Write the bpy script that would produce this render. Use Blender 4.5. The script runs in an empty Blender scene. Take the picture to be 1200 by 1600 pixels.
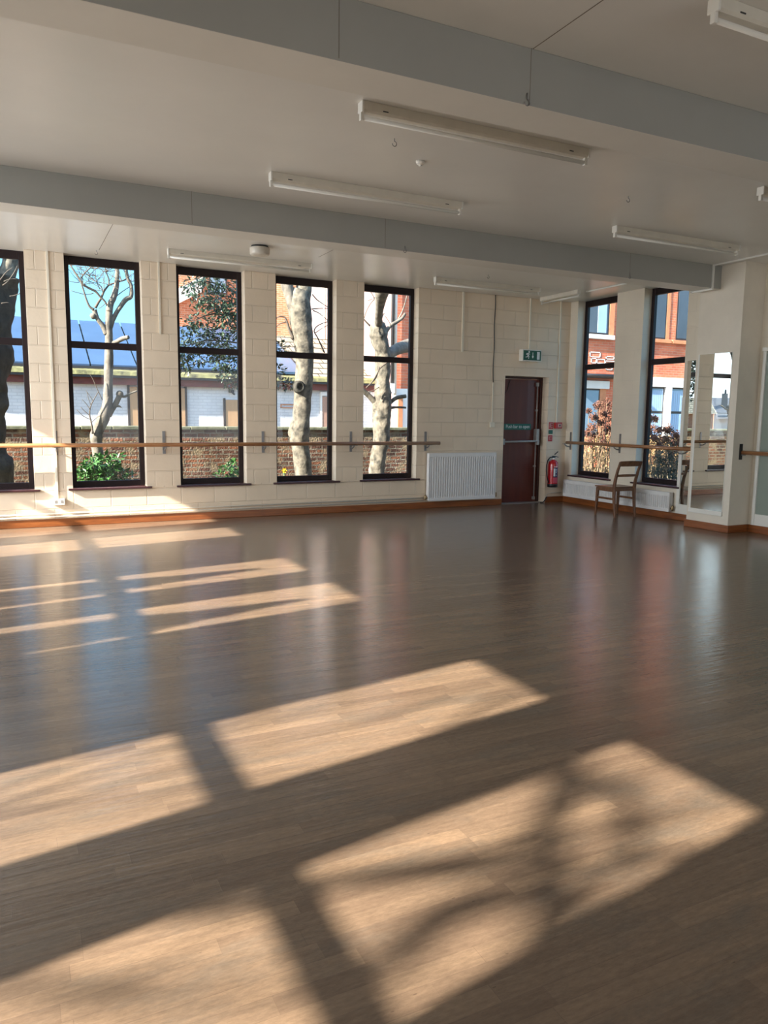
import bpy, bmesh, math, random
from mathutils import Vector, Matrix, noise as mnoise

S = bpy.context.scene
COL = S.collection

# ------------------------------------------------------------------ camera
F_PX, YAW, PITCH, ROLL, EYE = 1172.99, 0.45756, -0.12707, 0.01182, 1.4377
cy, sy, cp, sp = math.cos(YAW), math.sin(YAW), math.cos(PITCH), math.sin(PITCH)
AX_F = Vector((sy * cp, cy * cp, sp))
r0 = Vector((cy, -sy, 0))
u0 = r0.cross(AX_F)
AX_R = math.cos(ROLL) * r0 + math.sin(ROLL) * u0
AX_U = -math.sin(ROLL) * r0 + math.cos(ROLL) * u0
cam_d = bpy.data.cameras.new('camera')
cam = bpy.data.objects.new('camera', cam_d)
COL.objects.link(cam)
cam_d.sensor_fit = 'HORIZONTAL'
cam_d.sensor_width = 36
cam_d.lens = 36 * F_PX / 1200
cam_d.clip_start, cam_d.clip_end = 0.05, 500
cam.matrix_world = Matrix(((AX_R.x, AX_U.x, -AX_F.x, 0), (AX_R.y, AX_U.y, -AX_F.y, 0),
                           (AX_R.z, AX_U.z, -AX_F.z, EYE), (0, 0, 0, 1)))
S.camera = cam

# ------------------------------------------------------------------ light
SUN_DIR = Vector((1.0, 0.17, -0.565)).normalized()
SUN_STRENGTH = 23.0
SKY_STRENGTH = 1.25
EXPOSURE = 0.40
sd = bpy.data.lights.new('sun', 'SUN')
sd.energy = SUN_STRENGTH
sd.color = (1.0, 0.88, 0.74)
sd.angle = math.radians(0.6)
so = bpy.data.objects.new('sun', sd)
COL.objects.link(so)
so.location = (-20, -2, 14)
so.rotation_euler = (-SUN_DIR).to_track_quat('Z', 'Y').to_euler()

W = bpy.data.worlds.new('sky')
S.world = W
W.use_nodes = True
nt = W.node_tree
nt.nodes.clear()
wo = nt.nodes.new('ShaderNodeOutputWorld')
bg = nt.nodes.new('ShaderNodeBackground')
tc = nt.nodes.new('ShaderNodeTexCoord')
sx = nt.nodes.new('ShaderNodeSeparateXYZ')
rp = nt.nodes.new('ShaderNodeValToRGB')
rp.color_ramp.elements[0].position = 0.0
rp.color_ramp.elements[0].color = (0.50, 1.00, 1.30, 1)
rp.color_ramp.elements[1].position = 0.7
rp.color_ramp.elements[1].color = (0.24, 0.60, 1.20, 1)
e = rp.color_ramp.elements.new(0.18)
e.color = (0.36, 0.86, 1.25, 1)
dotn = nt.nodes.new('ShaderNodeVectorMath')
dotn.operation = 'DOT_PRODUCT'
dotn.inputs[1].default_value = (-0.985, -0.17, 0.0)
mr = nt.nodes.new('ShaderNodeMapRange')
mr.inputs[1].default_value = 0.1
mr.inputs[2].default_value = 0.9
mx = nt.nodes.new('ShaderNodeMix')
mx.data_type = 'RGBA'
mx.inputs[7].default_value = (2.3, 2.5, 2.6, 1)
L = nt.links.new
L(tc.outputs['Generated'], sx.inputs[0])
L(sx.outputs['Z'], rp.inputs['Fac'])
L(tc.outputs['Generated'], dotn.inputs[0])
L(dotn.outputs['Value'], mr.inputs[0])
L(mr.outputs[0], mx.inputs[0])
L(rp.outputs['Color'], mx.inputs[6])
L(mx.outputs[2], bg.inputs['Color'])
bg.inputs['Strength'].default_value = SKY_STRENGTH
L(bg.outputs[0], wo.inputs[0])


def area(name, loc, rot, sx_, sy_, energy, color):
    d = bpy.data.lights.new(name, 'AREA')
    d.shape = 'RECTANGLE'
    d.size, d.size_y = sx_, sy_
    d.energy = energy
    d.color = color
    o = bpy.data.objects.new(name, d)
    COL.objects.link(o)
    o.location = loc
    o.rotation_euler = rot
    return o


# added fill lamps: a row boosting the left windows' daylight, one behind the camera
SIDE_FILL = 17.0
BACK_FILL = 75.0
LEFT_WINDOWS = [1.08, 2.325, 4.60, 5.84, 8.09, 9.36]
for yc in LEFT_WINDOWS:
    area('window_daylight', (-2.5, yc, 1.95), (0, math.radians(-62), 0), 2.6, 0.7, SIDE_FILL * (4.2 if yc > 7 else 1.3 if yc > 3 else 0.45), (0.86, 0.93, 1.0))
area('window_daylight', (5.4, -3.9, 1.7), (math.radians(90), 0, 0), 5.8, 2.2, BACK_FILL, (0.86, 0.93, 1.0))  # added fill; the wall behind the camera has no window

S.view_settings.view_transform = 'Standard'
S.view_settings.look = 'None'
S.view_settings.exposure = EXPOSURE
S.view_settings.gamma = 1
S.view_settings.use_curve_mapping = False
try:
    S.cycles.use_denoising = True
    S.cycles.max_bounces = 12
    S.cycles.diffuse_bounces = 6
    S.cycles.glossy_bounces = 6
    S.cycles.transparent_max_bounces = 24
    S.cycles.sample_clamp_indirect = 8
except Exception:
    pass

rng = random.Random(7)


# ------------------------------------------------------------------ helpers
def ray(px, py):
    return AX_R * ((px - 600) / F_PX) - AX_U * ((py - 800) / F_PX) + AX_F


def at(px, py, y):
    d = ray(px, py)
    return d * (y / d.y) + Vector((0, 0, EYE))


class MB:
    """collects vertices and faces, then links them as one mesh object"""

    def __init__(self):
        self.v, self.f, self.m, self.s = [], [], [], []

    def add(self, vs, fs, mi=0, smooth=False):
        b = len(self.v)
        self.v += [tuple(v) for v in vs]
        for f in fs:
            self.f.append(tuple(b + i for i in f))
            self.m.append(mi)
            self.s.append(smooth)
        return self

    def box(self, x0, x1, y0, y1, z0, z1, mi=0):
        x0, x1 = sorted((x0, x1))
        y0, y1 = sorted((y0, y1))
        z0, z1 = sorted((z0, z1))
        v = [(x0, y0, z0), (x1, y0, z0), (x1, y1, z0), (x0, y1, z0), (x0, y0, z1), (x1, y0, z1), (x1, y1, z1), (x0, y1, z1)]
        return self.add(v, [(3, 2, 1, 0), (4, 5, 6, 7), (0, 1, 5, 4), (1, 2, 6, 5), (2, 3, 7, 6), (3, 0, 4, 7)], mi)

    def prism(self, pts, vec, mi=0, smooth=False):
        """closed polygon (list of 3d points) extruded along vec"""
        n = len(pts)
        pts = [Vector(p) for p in pts]
        vec = Vector(vec)
        nrm = Vector((0, 0, 0))
        for i in range(n):
            nrm += pts[i].cross(pts[(i + 1) % n])
        if nrm.dot(vec) > 0:
            pts = pts[::-1]
        v = pts + [p + vec for p in pts]
        f = [tuple(range(n)), tuple(range(2 * n - 1, n - 1, -1))]
        b = len(self.v)
        self.add(v, f, mi)
        for i in range(n):
            j = (i + 1) % n
            self.f.append((b + j, b + i, b + n + i, b + n + j))
            self.m.append(mi)
            self.s.append(smooth)
        return self

    def tube(self, pts, rad, seg=12, mi=0, wob=0.0, wscale=4.0, cap=True, seed=0):
        pts = [Vector(p) for p in pts]
        n = len(pts)
        if not hasattr(rad, '__len__'):
            rad = [rad] * n
        vs = []
        t = (pts[1] - pts[0]).normalized()
        ref = Vector((0, 0, 1)) if abs(t.z) < 0.9 else Vector((1, 0, 0))
        a = t.cross(ref).normalized()
        for i in range(n):
            if i == 0:
                t = pts[1] - pts[0]
            elif i == n - 1:
                t = pts[-1] - pts[-2]
            else:
                t = (pts[i + 1] - pts[i]).normalized() + (pts[i] - pts[i - 1]).normalized()
            t = t.normalized()
            a = (a - t * a.dot(t)).normalized()
            b = t.cross(a)
            for k in range(seg):
                th = 2 * math.pi * k / seg
                d = a * math.cos(th) + b * math.sin(th)
                r = rad[i]
                if wob:
                    q = (pts[i] + d * r) * wscale + Vector((seed * 3.1, seed * 1.7, 0))
                    r *= 1 + wob * mnoise.noise(q) + wob * 0.5 * mnoise.noise(q * 2.3)
                vs.append(pts[i] + d * r)
        fs = []
        for i in range(n - 1):
            for k in range(seg):
                k2 = (k + 1) % seg
                fs.append((i * seg + k, i * seg + k2, (i + 1) * seg + k2, (i + 1) * seg + k))
        self.add(vs, fs, mi, True)
        if cap:
            b0 = len(self.v) - n * seg
            self.f.append(tuple(b0 + k for k in range(seg - 1, -1, -1)))
            self.f.append(tuple(b0 + (n - 1) * seg + k for k in range(seg)))
            self.m += [mi, mi]
            self.s += [False, False]
        return self

    def lathe(self, prof, c=(0, 0, 0), seg=24, mi=0, axis='Z'):
        c = Vector(c)
        vs = []
        for r, z in prof:
            for k in range(seg):
                th = 2 * math.pi * k / seg
                p = Vector((r * math.cos(th), r * math.sin(th), z))
                if axis == 'Y':
                    p = Vector((p.x, -p.z, p.y))
                if axis == 'X':
                    p = Vector((p.z, p.x, p.y))
                vs.append(c + p)
        fs = []
        for i in range(len(prof) - 1):
            for k in range(seg):
                k2 = (k + 1) % seg
                fs.append((i * seg + k, i * seg + k2, (i + 1) * seg + k2, (i + 1) * seg + k))
        fs.append(tuple(range(seg - 1, -1, -1)))
        fs.append(tuple((len(prof) - 1) * seg + k for k in range(seg)))
        return self.add(vs, fs, mi, True)

    def ball(self, c, r, seg=10, rings=6, mi=0, wob=0.0, sc=(1, 1, 1), wscale=5.0):
        c = Vector(c)
        vs, fs = [], []
        for i in range(rings + 1):
            ph = math.pi * i / rings
            for k in range(seg):
                th = 2 * math.pi * k / seg
                d = Vector((math.sin(ph) * math.cos(th) * sc[0], math.sin(ph) * math.sin(th) * sc[1], math.cos(ph) * sc[2]))
                rr = r * (1 + wob * mnoise.noise((c + d * r) * wscale))
                vs.append(c + d * rr)
        for i in range(rings):
            for k in range(seg):
                k2 = (k + 1) % seg
                fs.append((i * seg + k, (i + 1) * seg + k, (i + 1) * seg + k2, i * seg + k2))
        return self.add(vs, fs, mi, True)

    def leaf(self, c, d, n, length, width, mi=0):
        """one folded leaf: two planes along d with normal n"""
        d = Vector(d).normalized()
        n = Vector(n)
        s = d.cross(n)
        if s.length < 1e-4:
            s = d.orthogonal()
        s.normalize()
        n = s.cross(d)
        c = Vector(c)
        v = [c, c + d * length * .45 + s * width * .5 + n * width * .15, c + d * length, c + d * length * .45 - s * width * .5 + n * width * .15,
             c + d * length * .5 - n * width * .05]
        return self.add(v, [(0, 1, 4), (1, 2, 4), (2, 3, 4), (3, 0, 4)], mi)

    def build(self, name, mats, parent=None, bevel=0.0, segs=2, auto=True):
        me = bpy.data.meshes.new(name)
        me.from_pydata(self.v, [], self.f)
        me.polygons.foreach_set('material_index', self.m)
        me.polygons.foreach_set('use_smooth', self.s)
        me.update()
        if not isinstance(mats, (list, tuple)):
            mats = [mats]
        for m in mats:
            me.materials.append(m)
        o = bpy.data.objects.new(name, me)
        COL.objects.link(o)
        if parent is not None:
            o.parent = parent
        if bevel:
            md = o.modifiers.new('edge', 'BEVEL')
            md.width = bevel
            md.segments = segs
            md.limit_method = 'ANGLE'
            md.angle_limit = math.radians(50)
        return o


def tag(o, label, cat, group=None, kind=None):
    o['label'] = label
    o['category'] = cat
    if group:
        o['group'] = group
    if kind:
        o['kind'] = kind
    return o


def thing(name, label, cat, loc=(0, 0, 0), rotz=0, group=None):
    o = bpy.data.objects.new(name, None)
    COL.objects.link(o)
    o.empty_display_size = 0.1
    o.location = loc
    o.rotation_euler = (0, 0, rotz)
    return tag(o, label, cat, group)


def struct(name, loc=(0, 0, 0)):
    o = bpy.data.objects.new(name, None)
    COL.objects.link(o)
    o.empty_display_size = 0.1
    o.location = loc
    o['kind'] = 'structure'
    return o


def st(o):
    o['kind'] = 'structure'
    return o


def copy_tree(o, parent=None):
    c = o.copy()
    COL.objects.link(c)
    c.parent = parent
    for ch in list(o.children):
        copy_tree(ch, c)
    return c


# ------------------------------------------------------------------ materials
def mat(name, col, rough=0.5, metal=0.0, spec=0.5, var=0.0, vscale=6.0, vstretch=(1, 1, 1), bump=0.0, bscale=40.0, bstretch=(1, 1, 1),
        col2=None, coat=0.0, rvar=0.0):
    m = bpy.data.materials.new(name)
    m.use_nodes = True
    t = m.node_tree
    p = t.nodes['Principled BSDF']
    p.inputs['Roughness'].default_value = rough
    p.inputs['Metallic'].default_value = metal
    p.inputs['Specular IOR Level'].default_value = spec
    p.inputs['Coat Weight'].default_value = coat
    p.inputs['Base Color'].default_value = (*col, 1)
    lk = t.links.new
    co = t.nodes.new('ShaderNodeTexCoord')
    if var or col2:
        mp = t.nodes.new('ShaderNodeMapping')
        mp.inputs['Scale'].default_value = vstretch
        nz = t.nodes.new('ShaderNodeTexNoise')
        nz.inputs['Scale'].default_value = vscale
        nz.inputs['Detail'].default_value = 6
        nz.inputs['Roughness'].default_value = 0.62
        cr = t.nodes.new('ShaderNodeValToRGB')
        cr.color_ramp.elements[0].position = 0.32
        cr.color_ramp.elements[1].position = 0.68
        a = col2 if col2 else tuple(c * (1 - var) for c in col)
        b = col if col2 else tuple(min(1, c * (1 + var)) for c in col)
        cr.color_ramp.elements[0].color = (*a, 1)
        cr.color_ramp.elements[1].color = (*b, 1)
        lk(co.outputs['Object'], mp.inputs[0])
        lk(mp.outputs[0], nz.inputs['Vector'])
        lk(nz.outputs[0], cr.inputs[0])
        lk(cr.outputs[0], p.inputs['Base Color'])
        if rvar:
            rr = t.nodes.new('ShaderNodeMapRange')
            rr.inputs[3].default_value = rough - rvar
            rr.inputs[4].default_value = rough + rvar
            lk(nz.outputs[0], rr.inputs[0])
            lk(rr.outputs[0], p.inputs['Roughness'])
    if bump:
        mp2 = t.nodes.new('ShaderNodeMapping')
        mp2.inputs['Scale'].default_value = bstretch
        n2 = t.nodes.new('ShaderNodeTexNoise')
        n2.inputs['Scale'].default_value = bscale
        n2.inputs['Detail'].default_value = 4
        bp = t.nodes.new('ShaderNodeBump')
        bp.inputs['Strength'].default_value = bump
        bp.inputs['Distance'].default_value = 0.02
        lk(co.outputs['Object'], mp2.inputs[0])
        lk(mp2.outputs[0], n2.inputs['Vector'])
        lk(n2.outputs[0], bp.inputs['Height'])
        lk(bp.outputs[0], p.inputs['Normal'])
    return m


def brick_mat(name, c1, c2, mortar, bw, rh, ms, plane='XZ', off=(0, 0), offset=0.5, squash=1.0, sqf=2, rough=0.7, spec=0.3, bump=0.5, dist=0.01,
              var=0.12, vscale=3.0, bias=0.0, smooth=0.1, warp=0.0, col3=None, vdetail=5, fine=0.0, c3lo=0.5):
    """masonry in real metres: brick texture laid in the wall's own plane"""
    m = bpy.data.materials.new(name)
    m.use_nodes = True
    t = m.node_tree
    p = t.nodes['Principled BSDF']
    p.inputs['Roughness'].default_value = rough
    p.inputs['Specular IOR Level'].default_value = spec
    lk = t.links.new
    co = t.nodes.new('ShaderNodeTexCoord')
    se = t.nodes.new('ShaderNodeSeparateXYZ')
    cb = t.nodes.new('ShaderNodeCombineXYZ')
    src = co.outputs['Object']
    if warp:
        wn = t.nodes.new('ShaderNodeTexNoise')
        wn.inputs['Scale'].default_value = 5
        vm = t.nodes.new('ShaderNodeVectorMath')
        vm.operation = 'MULTIPLY_ADD'
        vm.inputs[1].default_value = (warp, warp, warp)
        lk(src, wn.inputs['Vector'])
        lk(wn.outputs['Color'], vm.inputs[0])
        lk(src, vm.inputs[2])
        src = vm.outputs[0]
    lk(src, se.inputs[0])
    a, b = plane
    ad = t.nodes.new('ShaderNodeMath')
    ad.inputs[1].default_value = off[0] + 50 * bw * 2
    bd = t.nodes.new('ShaderNodeMath')
    bd.inputs[1].default_value = off[1] + 50 * rh * 2
    lk(se.outputs[a], ad.inputs[0])
    lk(se.outputs[b], bd.inputs[0])
    lk(ad.outputs[0], cb.inputs[0])
    lk(bd.outputs[0], cb.inputs[1])
    br = t.nodes.new('ShaderNodeTexBrick')
    br.offset = offset
    br.squash = squash
    br.squash_frequency = sqf
    br.inputs['Color1'].default_value = (*c1, 1)
    br.inputs['Color2'].default_value = (*c2, 1)
    br.inputs['Mortar'].default_value = (*mortar, 1)
    br.inputs['Scale'].default_value = 1
    br.inputs['Mortar Size'].default_value = ms
    br.inputs['Mortar Smooth'].default_value = smooth
    br.inputs['Bias'].default_value = bias
    br.inputs['Brick Width'].default_value = bw
    br.inputs['Row Height'].default_value = rh
    lk(cb.outputs[0], br.inputs['Vector'])
    nz = t.nodes.new('ShaderNodeTexNoise')
    nz.inputs['Scale'].default_value = vscale
    nz.inputs['Detail'].default_value = vdetail
    lk(co.outputs['Object'], nz.inputs['Vector'])
    mrg = t.nodes.new('ShaderNodeMapRange')
    mrg.inputs[1].default_value = 0.3
    mrg.inputs[2].default_value = 0.7
    mrg.inputs[3].default_value = 1 - var
    mrg.inputs[4].default_value = 1 + var
    lk(nz.outputs[0], mrg.inputs[0])
    vm2 = t.nodes.new('ShaderNodeVectorMath')
    vm2.operation = 'SCALE'
    lk(mrg.outputs[0], vm2.inputs['Scale'])
    lk(br.outputs['Color'], vm2.inputs[0])
    out = vm2.outputs[0]
    if col3:
        n3 = t.nodes.new('ShaderNodeTexNoise')
        n3.inputs['Scale'].default_value = vscale * 1.7
        n3.inputs['Detail'].default_value = 6
        m3 = t.nodes.new('ShaderNodeMapRange')
        m3.inputs[1].default_value = c3lo
        m3.inputs[2].default_value = c3lo + 0.15
        mm = t.nodes.new('ShaderNodeMix')
        mm.data_type = 'RGBA'
        mm.inputs[7].default_value = (*col3, 1)
        lk(co.outputs['Object'], n3.inputs['Vector'])
        lk(n3.outputs[0], m3.inputs[0])
        lk(m3.outputs[0], mm.inputs[0])
        lk(out, mm.inputs[6])
        out = mm.outputs[2]
    lk(out, p.inputs['Base Color'])
    inv = t.nodes.new('ShaderNodeMath')
    inv.operation = 'SUBTRACT'
    inv.inputs[0].default_value = 1
    lk(br.outputs['Fac'], inv.inputs[1])
    h = inv.outputs[0]
    if fine:
        n4 = t.nodes.new('ShaderNodeTexNoise')
        n4.inputs['Scale'].default_value = 30
        n4.inputs['Detail'].default_value = 4
        ma = t.nodes.new('ShaderNodeMath')
        ma.operation = 'MULTIPLY_ADD'
        ma.inputs[1].default_value = fine
        lk(co.outputs['Object'], n4.inputs['Vector'])
        lk(n4.outputs[0], ma.inputs[0])
        lk(h, ma.inputs[2])
        h = ma.outputs[0]
    bp = t.nodes.new('ShaderNodeBump')
    bp.inputs['Strength'].default_value = bump
    bp.inputs['Distance'].default_value = dist
    lk(h, bp.inputs['Height'])
    lk(bp.outputs[0], p.inputs['Normal'])
    return m


def glass_mat(name, tint, refl=0.05):
    m = bpy.data.materials.new(name)
    m.use_nodes = True
    t = m.node_tree
    t.nodes.clear()
    o = t.nodes.new('ShaderNodeOutputMaterial')
    tr = t.nodes.new('ShaderNodeBsdfTransparent')
    tr.inputs[0].default_value = (*tint, 1)
    gl = t.nodes.new('ShaderNodeBsdfGlossy')
    gl.inputs['Roughness'].default_value = 0.02
    lw = t.nodes.new('ShaderNodeLayerWeight')
    lw.inputs['Blend'].default_value = .5
    pw = t.nodes.new('ShaderNodeMath')
    pw.operation = 'POWER'
    pw.inputs[1].default_value = 4
    ma = t.nodes.new('ShaderNodeMath')
    ma.operation = 'MULTIPLY_ADD'
    ma.inputs[1].default_value = .5
    ma.inputs[2].default_value = refl * .4
    mx_ = t.nodes.new('ShaderNodeMixShader')
    t.links.new(lw.outputs['Facing'], pw.inputs[0])
    t.links.new(pw.outputs[0], ma.inputs[0])
    t.links.new(ma.outputs[0], mx_.inputs[0])
    t.links.new(tr.outputs[0], mx_.inputs[1])
    t.links.new(gl.outputs[0], mx_.inputs[2])
    t.links.new(mx_.outputs[0], o.inputs[0])
    return m


CREAM = (0.78, 0.655, 0.51)
CREAM2 = (0.765, 0.64, 0.495)
GROOVE = (0.77, 0.65, 0.51)
M = {}
M['block_x'] = brick_mat('painted_blockwork', CREAM, CREAM2, GROOVE, .45, .225, .008, 'XZ', (-.206, 0), bump=.9, dist=.006, var=.05, vscale=2.2, smooth=.6, fine=.25, rough=.55)
M['block_pier'] = brick_mat('painted_pier_blocks', CREAM, CREAM2, GROOVE, .4503, .225, .008, 'XZ', (-.206, 0), squash=.5, bump=.9, dist=.006, var=.05, vscale=2.2, smooth=.6, fine=.25, rough=.55)
M['block_y'] = brick_mat('painted_blockwork_side', (.77, .70, .585), (.76, .69, .575), (.72, .655, .55), .45, .225, .004, 'YZ', (0, 0), bump=.18, dist=.004, var=.05, vscale=2.2, smooth=.6, fine=.15, rough=.55)
M['plaster'] = mat('painted_plaster', (.76, .70, .60), .55, var=.05, vscale=2.5, bump=.05, bscale=30)
M['ceiling'] = mat('painted_ceiling_board', (.73, .71, .66), .29, spec=.5, var=.04, vscale=.9, bump=.03, bscale=9)
M['beam'] = mat('grey_white_beam_paint', (.36, .36, .33), .5, var=.04, vscale=1.5)  # beam sides toned darker than the soffit, shade put into the colour
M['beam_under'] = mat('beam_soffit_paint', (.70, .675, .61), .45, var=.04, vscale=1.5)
M['joint'] = mat('joint_shadow_gap', (.22, .19, .15), .8)  # thin dark strips laid along the board joints
M['frame'] = mat('dark_maroon_stained_frame', (.013, .005, .006), .5, spec=.35, var=.25, vscale=8, vstretch=(6, 6, 1))
M['sill'] = mat('maroon_sill_paint', (.05, .018, .022), .35, var=.2, vscale=6)
M['glass'] = glass_mat('tinted_window_glass', (.91, .92, .925))
M['glass_clear'] = glass_mat('clear_window_glass', (.97, .98, .98))
M['skirting'] = mat('varnished_pine_skirting', (.33, .105, .026), .35, col2=(.18, .052, .014), vscale=3, vstretch=(1, 1, 9), coat=.2)
M['rail'] = mat('varnished_wood_rail', (.42, .20, .08), .32, col2=(.26, .105, .04), vscale=5, vstretch=(1, 8, 8), coat=.3)
M['rail_y'] = mat('varnished_wood_rail_side', (.42, .20, .08), .32, col2=(.26, .105, .04), vscale=5, vstretch=(8, 1, 8), coat=.3)
M['chair'] = mat('worn_brown_chair_wood', (.21, .095, .04), .38, col2=(.11, .042, .018), vscale=9, vstretch=(3, 3, 1), coat=.2)
M['steel'] = mat('grey_bracket_steel', (.27, .26, .26), .42, metal=.6, var=.15, vscale=20)
M['white_metal'] = mat('white_radiator_enamel', (.80, .80, .80), .32, var=.03)
M['white_plastic'] = mat('white_plastic', (.78, .76, .70), .4, var=.04, vscale=10)
M['conduit'] = mat('painted_conduit', (.76, .70, .58), .5, var=.04, vscale=10)
M['trunking'] = mat('white_trunking', (.80, .79, .74), .45)
M['pipe'] = mat('painted_heating_pipe', (.66, .61, .53), .45, var=.06, vscale=12)
M['batten'] = mat('aged_white_batten', (.70, .655, .56), .4, var=.06, vscale=6)
M['tube'] = mat('unlit_fluorescent_tube', (.84, .82, .76), .2)
M['dark'] = mat('dark_plastic', (.02, .02, .02), .45)
M['black_rubber'] = mat('black_rubber', (.012, .012, .013), .4)
M['door'] = mat('red_brown_door_ply', (.13, .022, .011), .42, col2=(.085, .014, .008), vscale=2.2, vstretch=(5, 5, .6), coat=.15)
M['door_frame'] = mat('dark_red_door_frame', (.045, .010, .007), .4, var=.15, vscale=5)
M['grey_paint'] = mat('grey_painted_steel', (.36, .35, .34), .4, metal=.3, var=.1, vscale=20)
M['red'] = mat('red_enamel', (.48, .010, .018), .25, coat=.4)
M['red_sign'] = mat('red_sign_plastic', (.45, .012, .015), .4)
M['sign_green'] = mat('green_sign_plastic', (.004, .085, .045), .4)
M['sign_teal'] = mat('teal_green_sticker', (.008, .13, .095), .45)
M['sign_white'] = mat('white_sign_print', (.78, .80, .78), .45)
M['sign_pink'] = mat('faded_pink_print', (.62, .30, .26), .5)
M['label_dark'] = mat('dark_label_print', (.05, .045, .10), .4)
M['label_red'] = mat('light_red_label_print', (.55, .06, .10), .4)
M['panel_green'] = mat('pale_green_grey_panel', (.26, .31, .265), .5, var=.06, vscale=1.3)
M['drum'] = mat('cloudy_diffuser', (.60, .56, .49), .3, var=.08, vscale=10)
M['brass'] = mat('valve_brass', (.30, .22, .12), .35, metal=.8)

m_ = bpy.data.materials.new('mirror_silver')
m_.use_nodes = True
p_ = m_.node_tree.nodes['Principled BSDF']
p_.inputs['Base Color'].default_value = (.80, .83, .80, 1)
p_.inputs['Metallic'].default_value = 1
p_.inputs['Roughness'].default_value = 0.0
M['mirror'] = m_


def floor_material():
    m = bpy.data.materials.new('worn_strip_wood_floor')
    m.use_nodes = True
    t = m.node_tree
    p = t.nodes['Principled BSDF']
    lk = t.links.new
    co = t.nodes.new('ShaderNodeTexCoord')
    ad = t.nodes.new('ShaderNodeVectorMath')
    ad.inputs[1].default_value = (40, 40, 0)
    lk(co.outputs['Object'], ad.inputs[0])
    br = t.nodes.new('ShaderNodeTexBrick')
    br.offset = 0
    br.inputs['Color1'].default_value = (0.0, 0.0, 0.0, 1)
    br.inputs['Color2'].default_value = (1, 1, 1, 1)
    br.inputs['Mortar'].default_value = (.2, .2, .2, 1)
    br.inputs['Scale'].default_value = 1
    br.inputs['Mortar Size'].default_value = .0011
    br.inputs['Mortar Smooth'].default_value = .2
    br.inputs['Brick Width'].default_value = .62
    br.inputs['Row Height'].default_value = .066
    # every row of strips starts at its own place
    sp_ = t.nodes.new('ShaderNodeSeparateXYZ')
    dv = t.nodes.new('ShaderNodeMath')
    dv.operation = 'DIVIDE'
    dv.inputs[1].default_value = .066
    fl = t.nodes.new('ShaderNodeMath')
    fl.operation = 'FLOOR'
    wn = t.nodes.new('ShaderNodeTexWhiteNoise')
    wn.noise_dimensions = '1D'
    mu = t.nodes.new('ShaderNodeMath')
    mu.operation = 'MULTIPLY_ADD'
    mu.inputs[1].default_value = .62
    cbx = t.nodes.new('ShaderNodeCombineXYZ')
    lk(ad.outputs[0], sp_.inputs[0])
    lk(sp_.outputs['Y'], dv.inputs[0])
    lk(dv.outputs[0], fl.inputs[0])
    lk(fl.outputs[0], wn.inputs['W'])
    lk(wn.outputs['Value'], mu.inputs[0])
    lk(sp_.outputs['X'], mu.inputs[2])
    lk(mu.outputs[0], cbx.inputs[0])
    lk(sp_.outputs['Y'], cbx.inputs[1])
    lk(cbx.outputs[0], br.inputs['Vector'])
    # long grain
    mp = t.nodes.new('ShaderNodeMapping')
    mp.inputs['Scale'].default_value = (1.3, 16, 1)
    g = t.nodes.new('ShaderNodeTexNoise')
    g.inputs['Scale'].default_value = 2.2
    g.inputs['Detail'].default_value = 7
    g.inputs['Roughness'].default_value = .65
    lk(co.outputs['Object'], mp.inputs[0])
    lk(mp.outputs[0], g.inputs['Vector'])
    # broad wear
    w = t.nodes.new('ShaderNodeTexNoise')
    w.inputs['Scale'].default_value = 1.1
    w.inputs['Detail'].default_value = 5
    lk(co.outputs['Object'], w.inputs['Vector'])
    r1 = t.nodes.new('ShaderNodeValToRGB')
    r1.color_ramp.elements[0].position = .12
    r1.color_ramp.elements[0].color = (.115, .077, .054, 1)
    r1.color_ramp.elements[1].position = .88
    r1.color_ramp.elements[1].color = (.250, .172, .112, 1)
    e2 = r1.color_ramp.elements.new(.5)
    e2.color = (.175, .122, .083, 1)
    s1 = t.nodes.new('ShaderNodeMath')
    s1.operation = 'MULTIPLY'
    s1.inputs[1].default_value = .36
    s2 = t.nodes.new('ShaderNodeMath')
    s2.operation = 'MULTIPLY_ADD'
    s2.inputs[1].default_value = .75
    s3 = t.nodes.new('ShaderNodeMath')
    s3.operation = 'MULTIPLY_ADD'
    s3.inputs[1].default_value = .35
    lk(br.outputs['Color'], s1.inputs[0])
    lk(g.outputs[0], s2.inputs[0])
    lk(s1.outputs[0], s2.inputs[2])
    lk(w.outputs[0], s3.inputs[0])
    lk(s2.outputs[0], s3.inputs[2])
    s4 = t.nodes.new('ShaderNodeMath')
    s4.operation = 'SUBTRACT'
    s4.inputs[1].default_value = .23
    lk(s3.outputs[0], s4.inputs[0])
    lk(s4.outputs[0], r1.inputs[0])
    # grey worn patches in the varnish
    w2 = t.nodes.new('ShaderNodeTexNoise')
    w2.inputs['Scale'].default_value = 2.3
    w2.inputs['Detail'].default_value = 8
    w2.inputs['Roughness'].default_value = .7
    mpw = t.nodes.new('ShaderNodeMapping')
    mpw.inputs['Scale'].default_value = (.7, 2.2, 1)
    mpw.inputs['Location'].default_value = (3, 9, 0)
    lk(co.outputs['Object'], mpw.inputs[0])
    lk(mpw.outputs[0], w2.inputs['Vector'])
    mw = t.nodes.new('ShaderNodeMapRange')
    mw.inputs[1].default_value = .50
    mw.inputs[2].default_value = .66
    mw.inputs[4].default_value = .8
    lk(w2.outputs[0], mw.inputs[0])
    mm = t.nodes.new('ShaderNodeMix')
    mm.data_type = 'RGBA'
    mm.inputs[7].default_value = (.138, .110, .085, 1)
    lk(mw.outputs[0], mm.inputs[0])
    lk(r1.outputs[0], mm.inputs[6])
    # small dark flecks and heel marks
    v = t.nodes.new('ShaderNodeTexVoronoi')
    v.inputs['Scale'].default_value = 13
    mpv = t.nodes.new('ShaderNodeMapping')
    mpv.inputs['Scale'].default_value = (.5, 1.4, 1)
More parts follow.
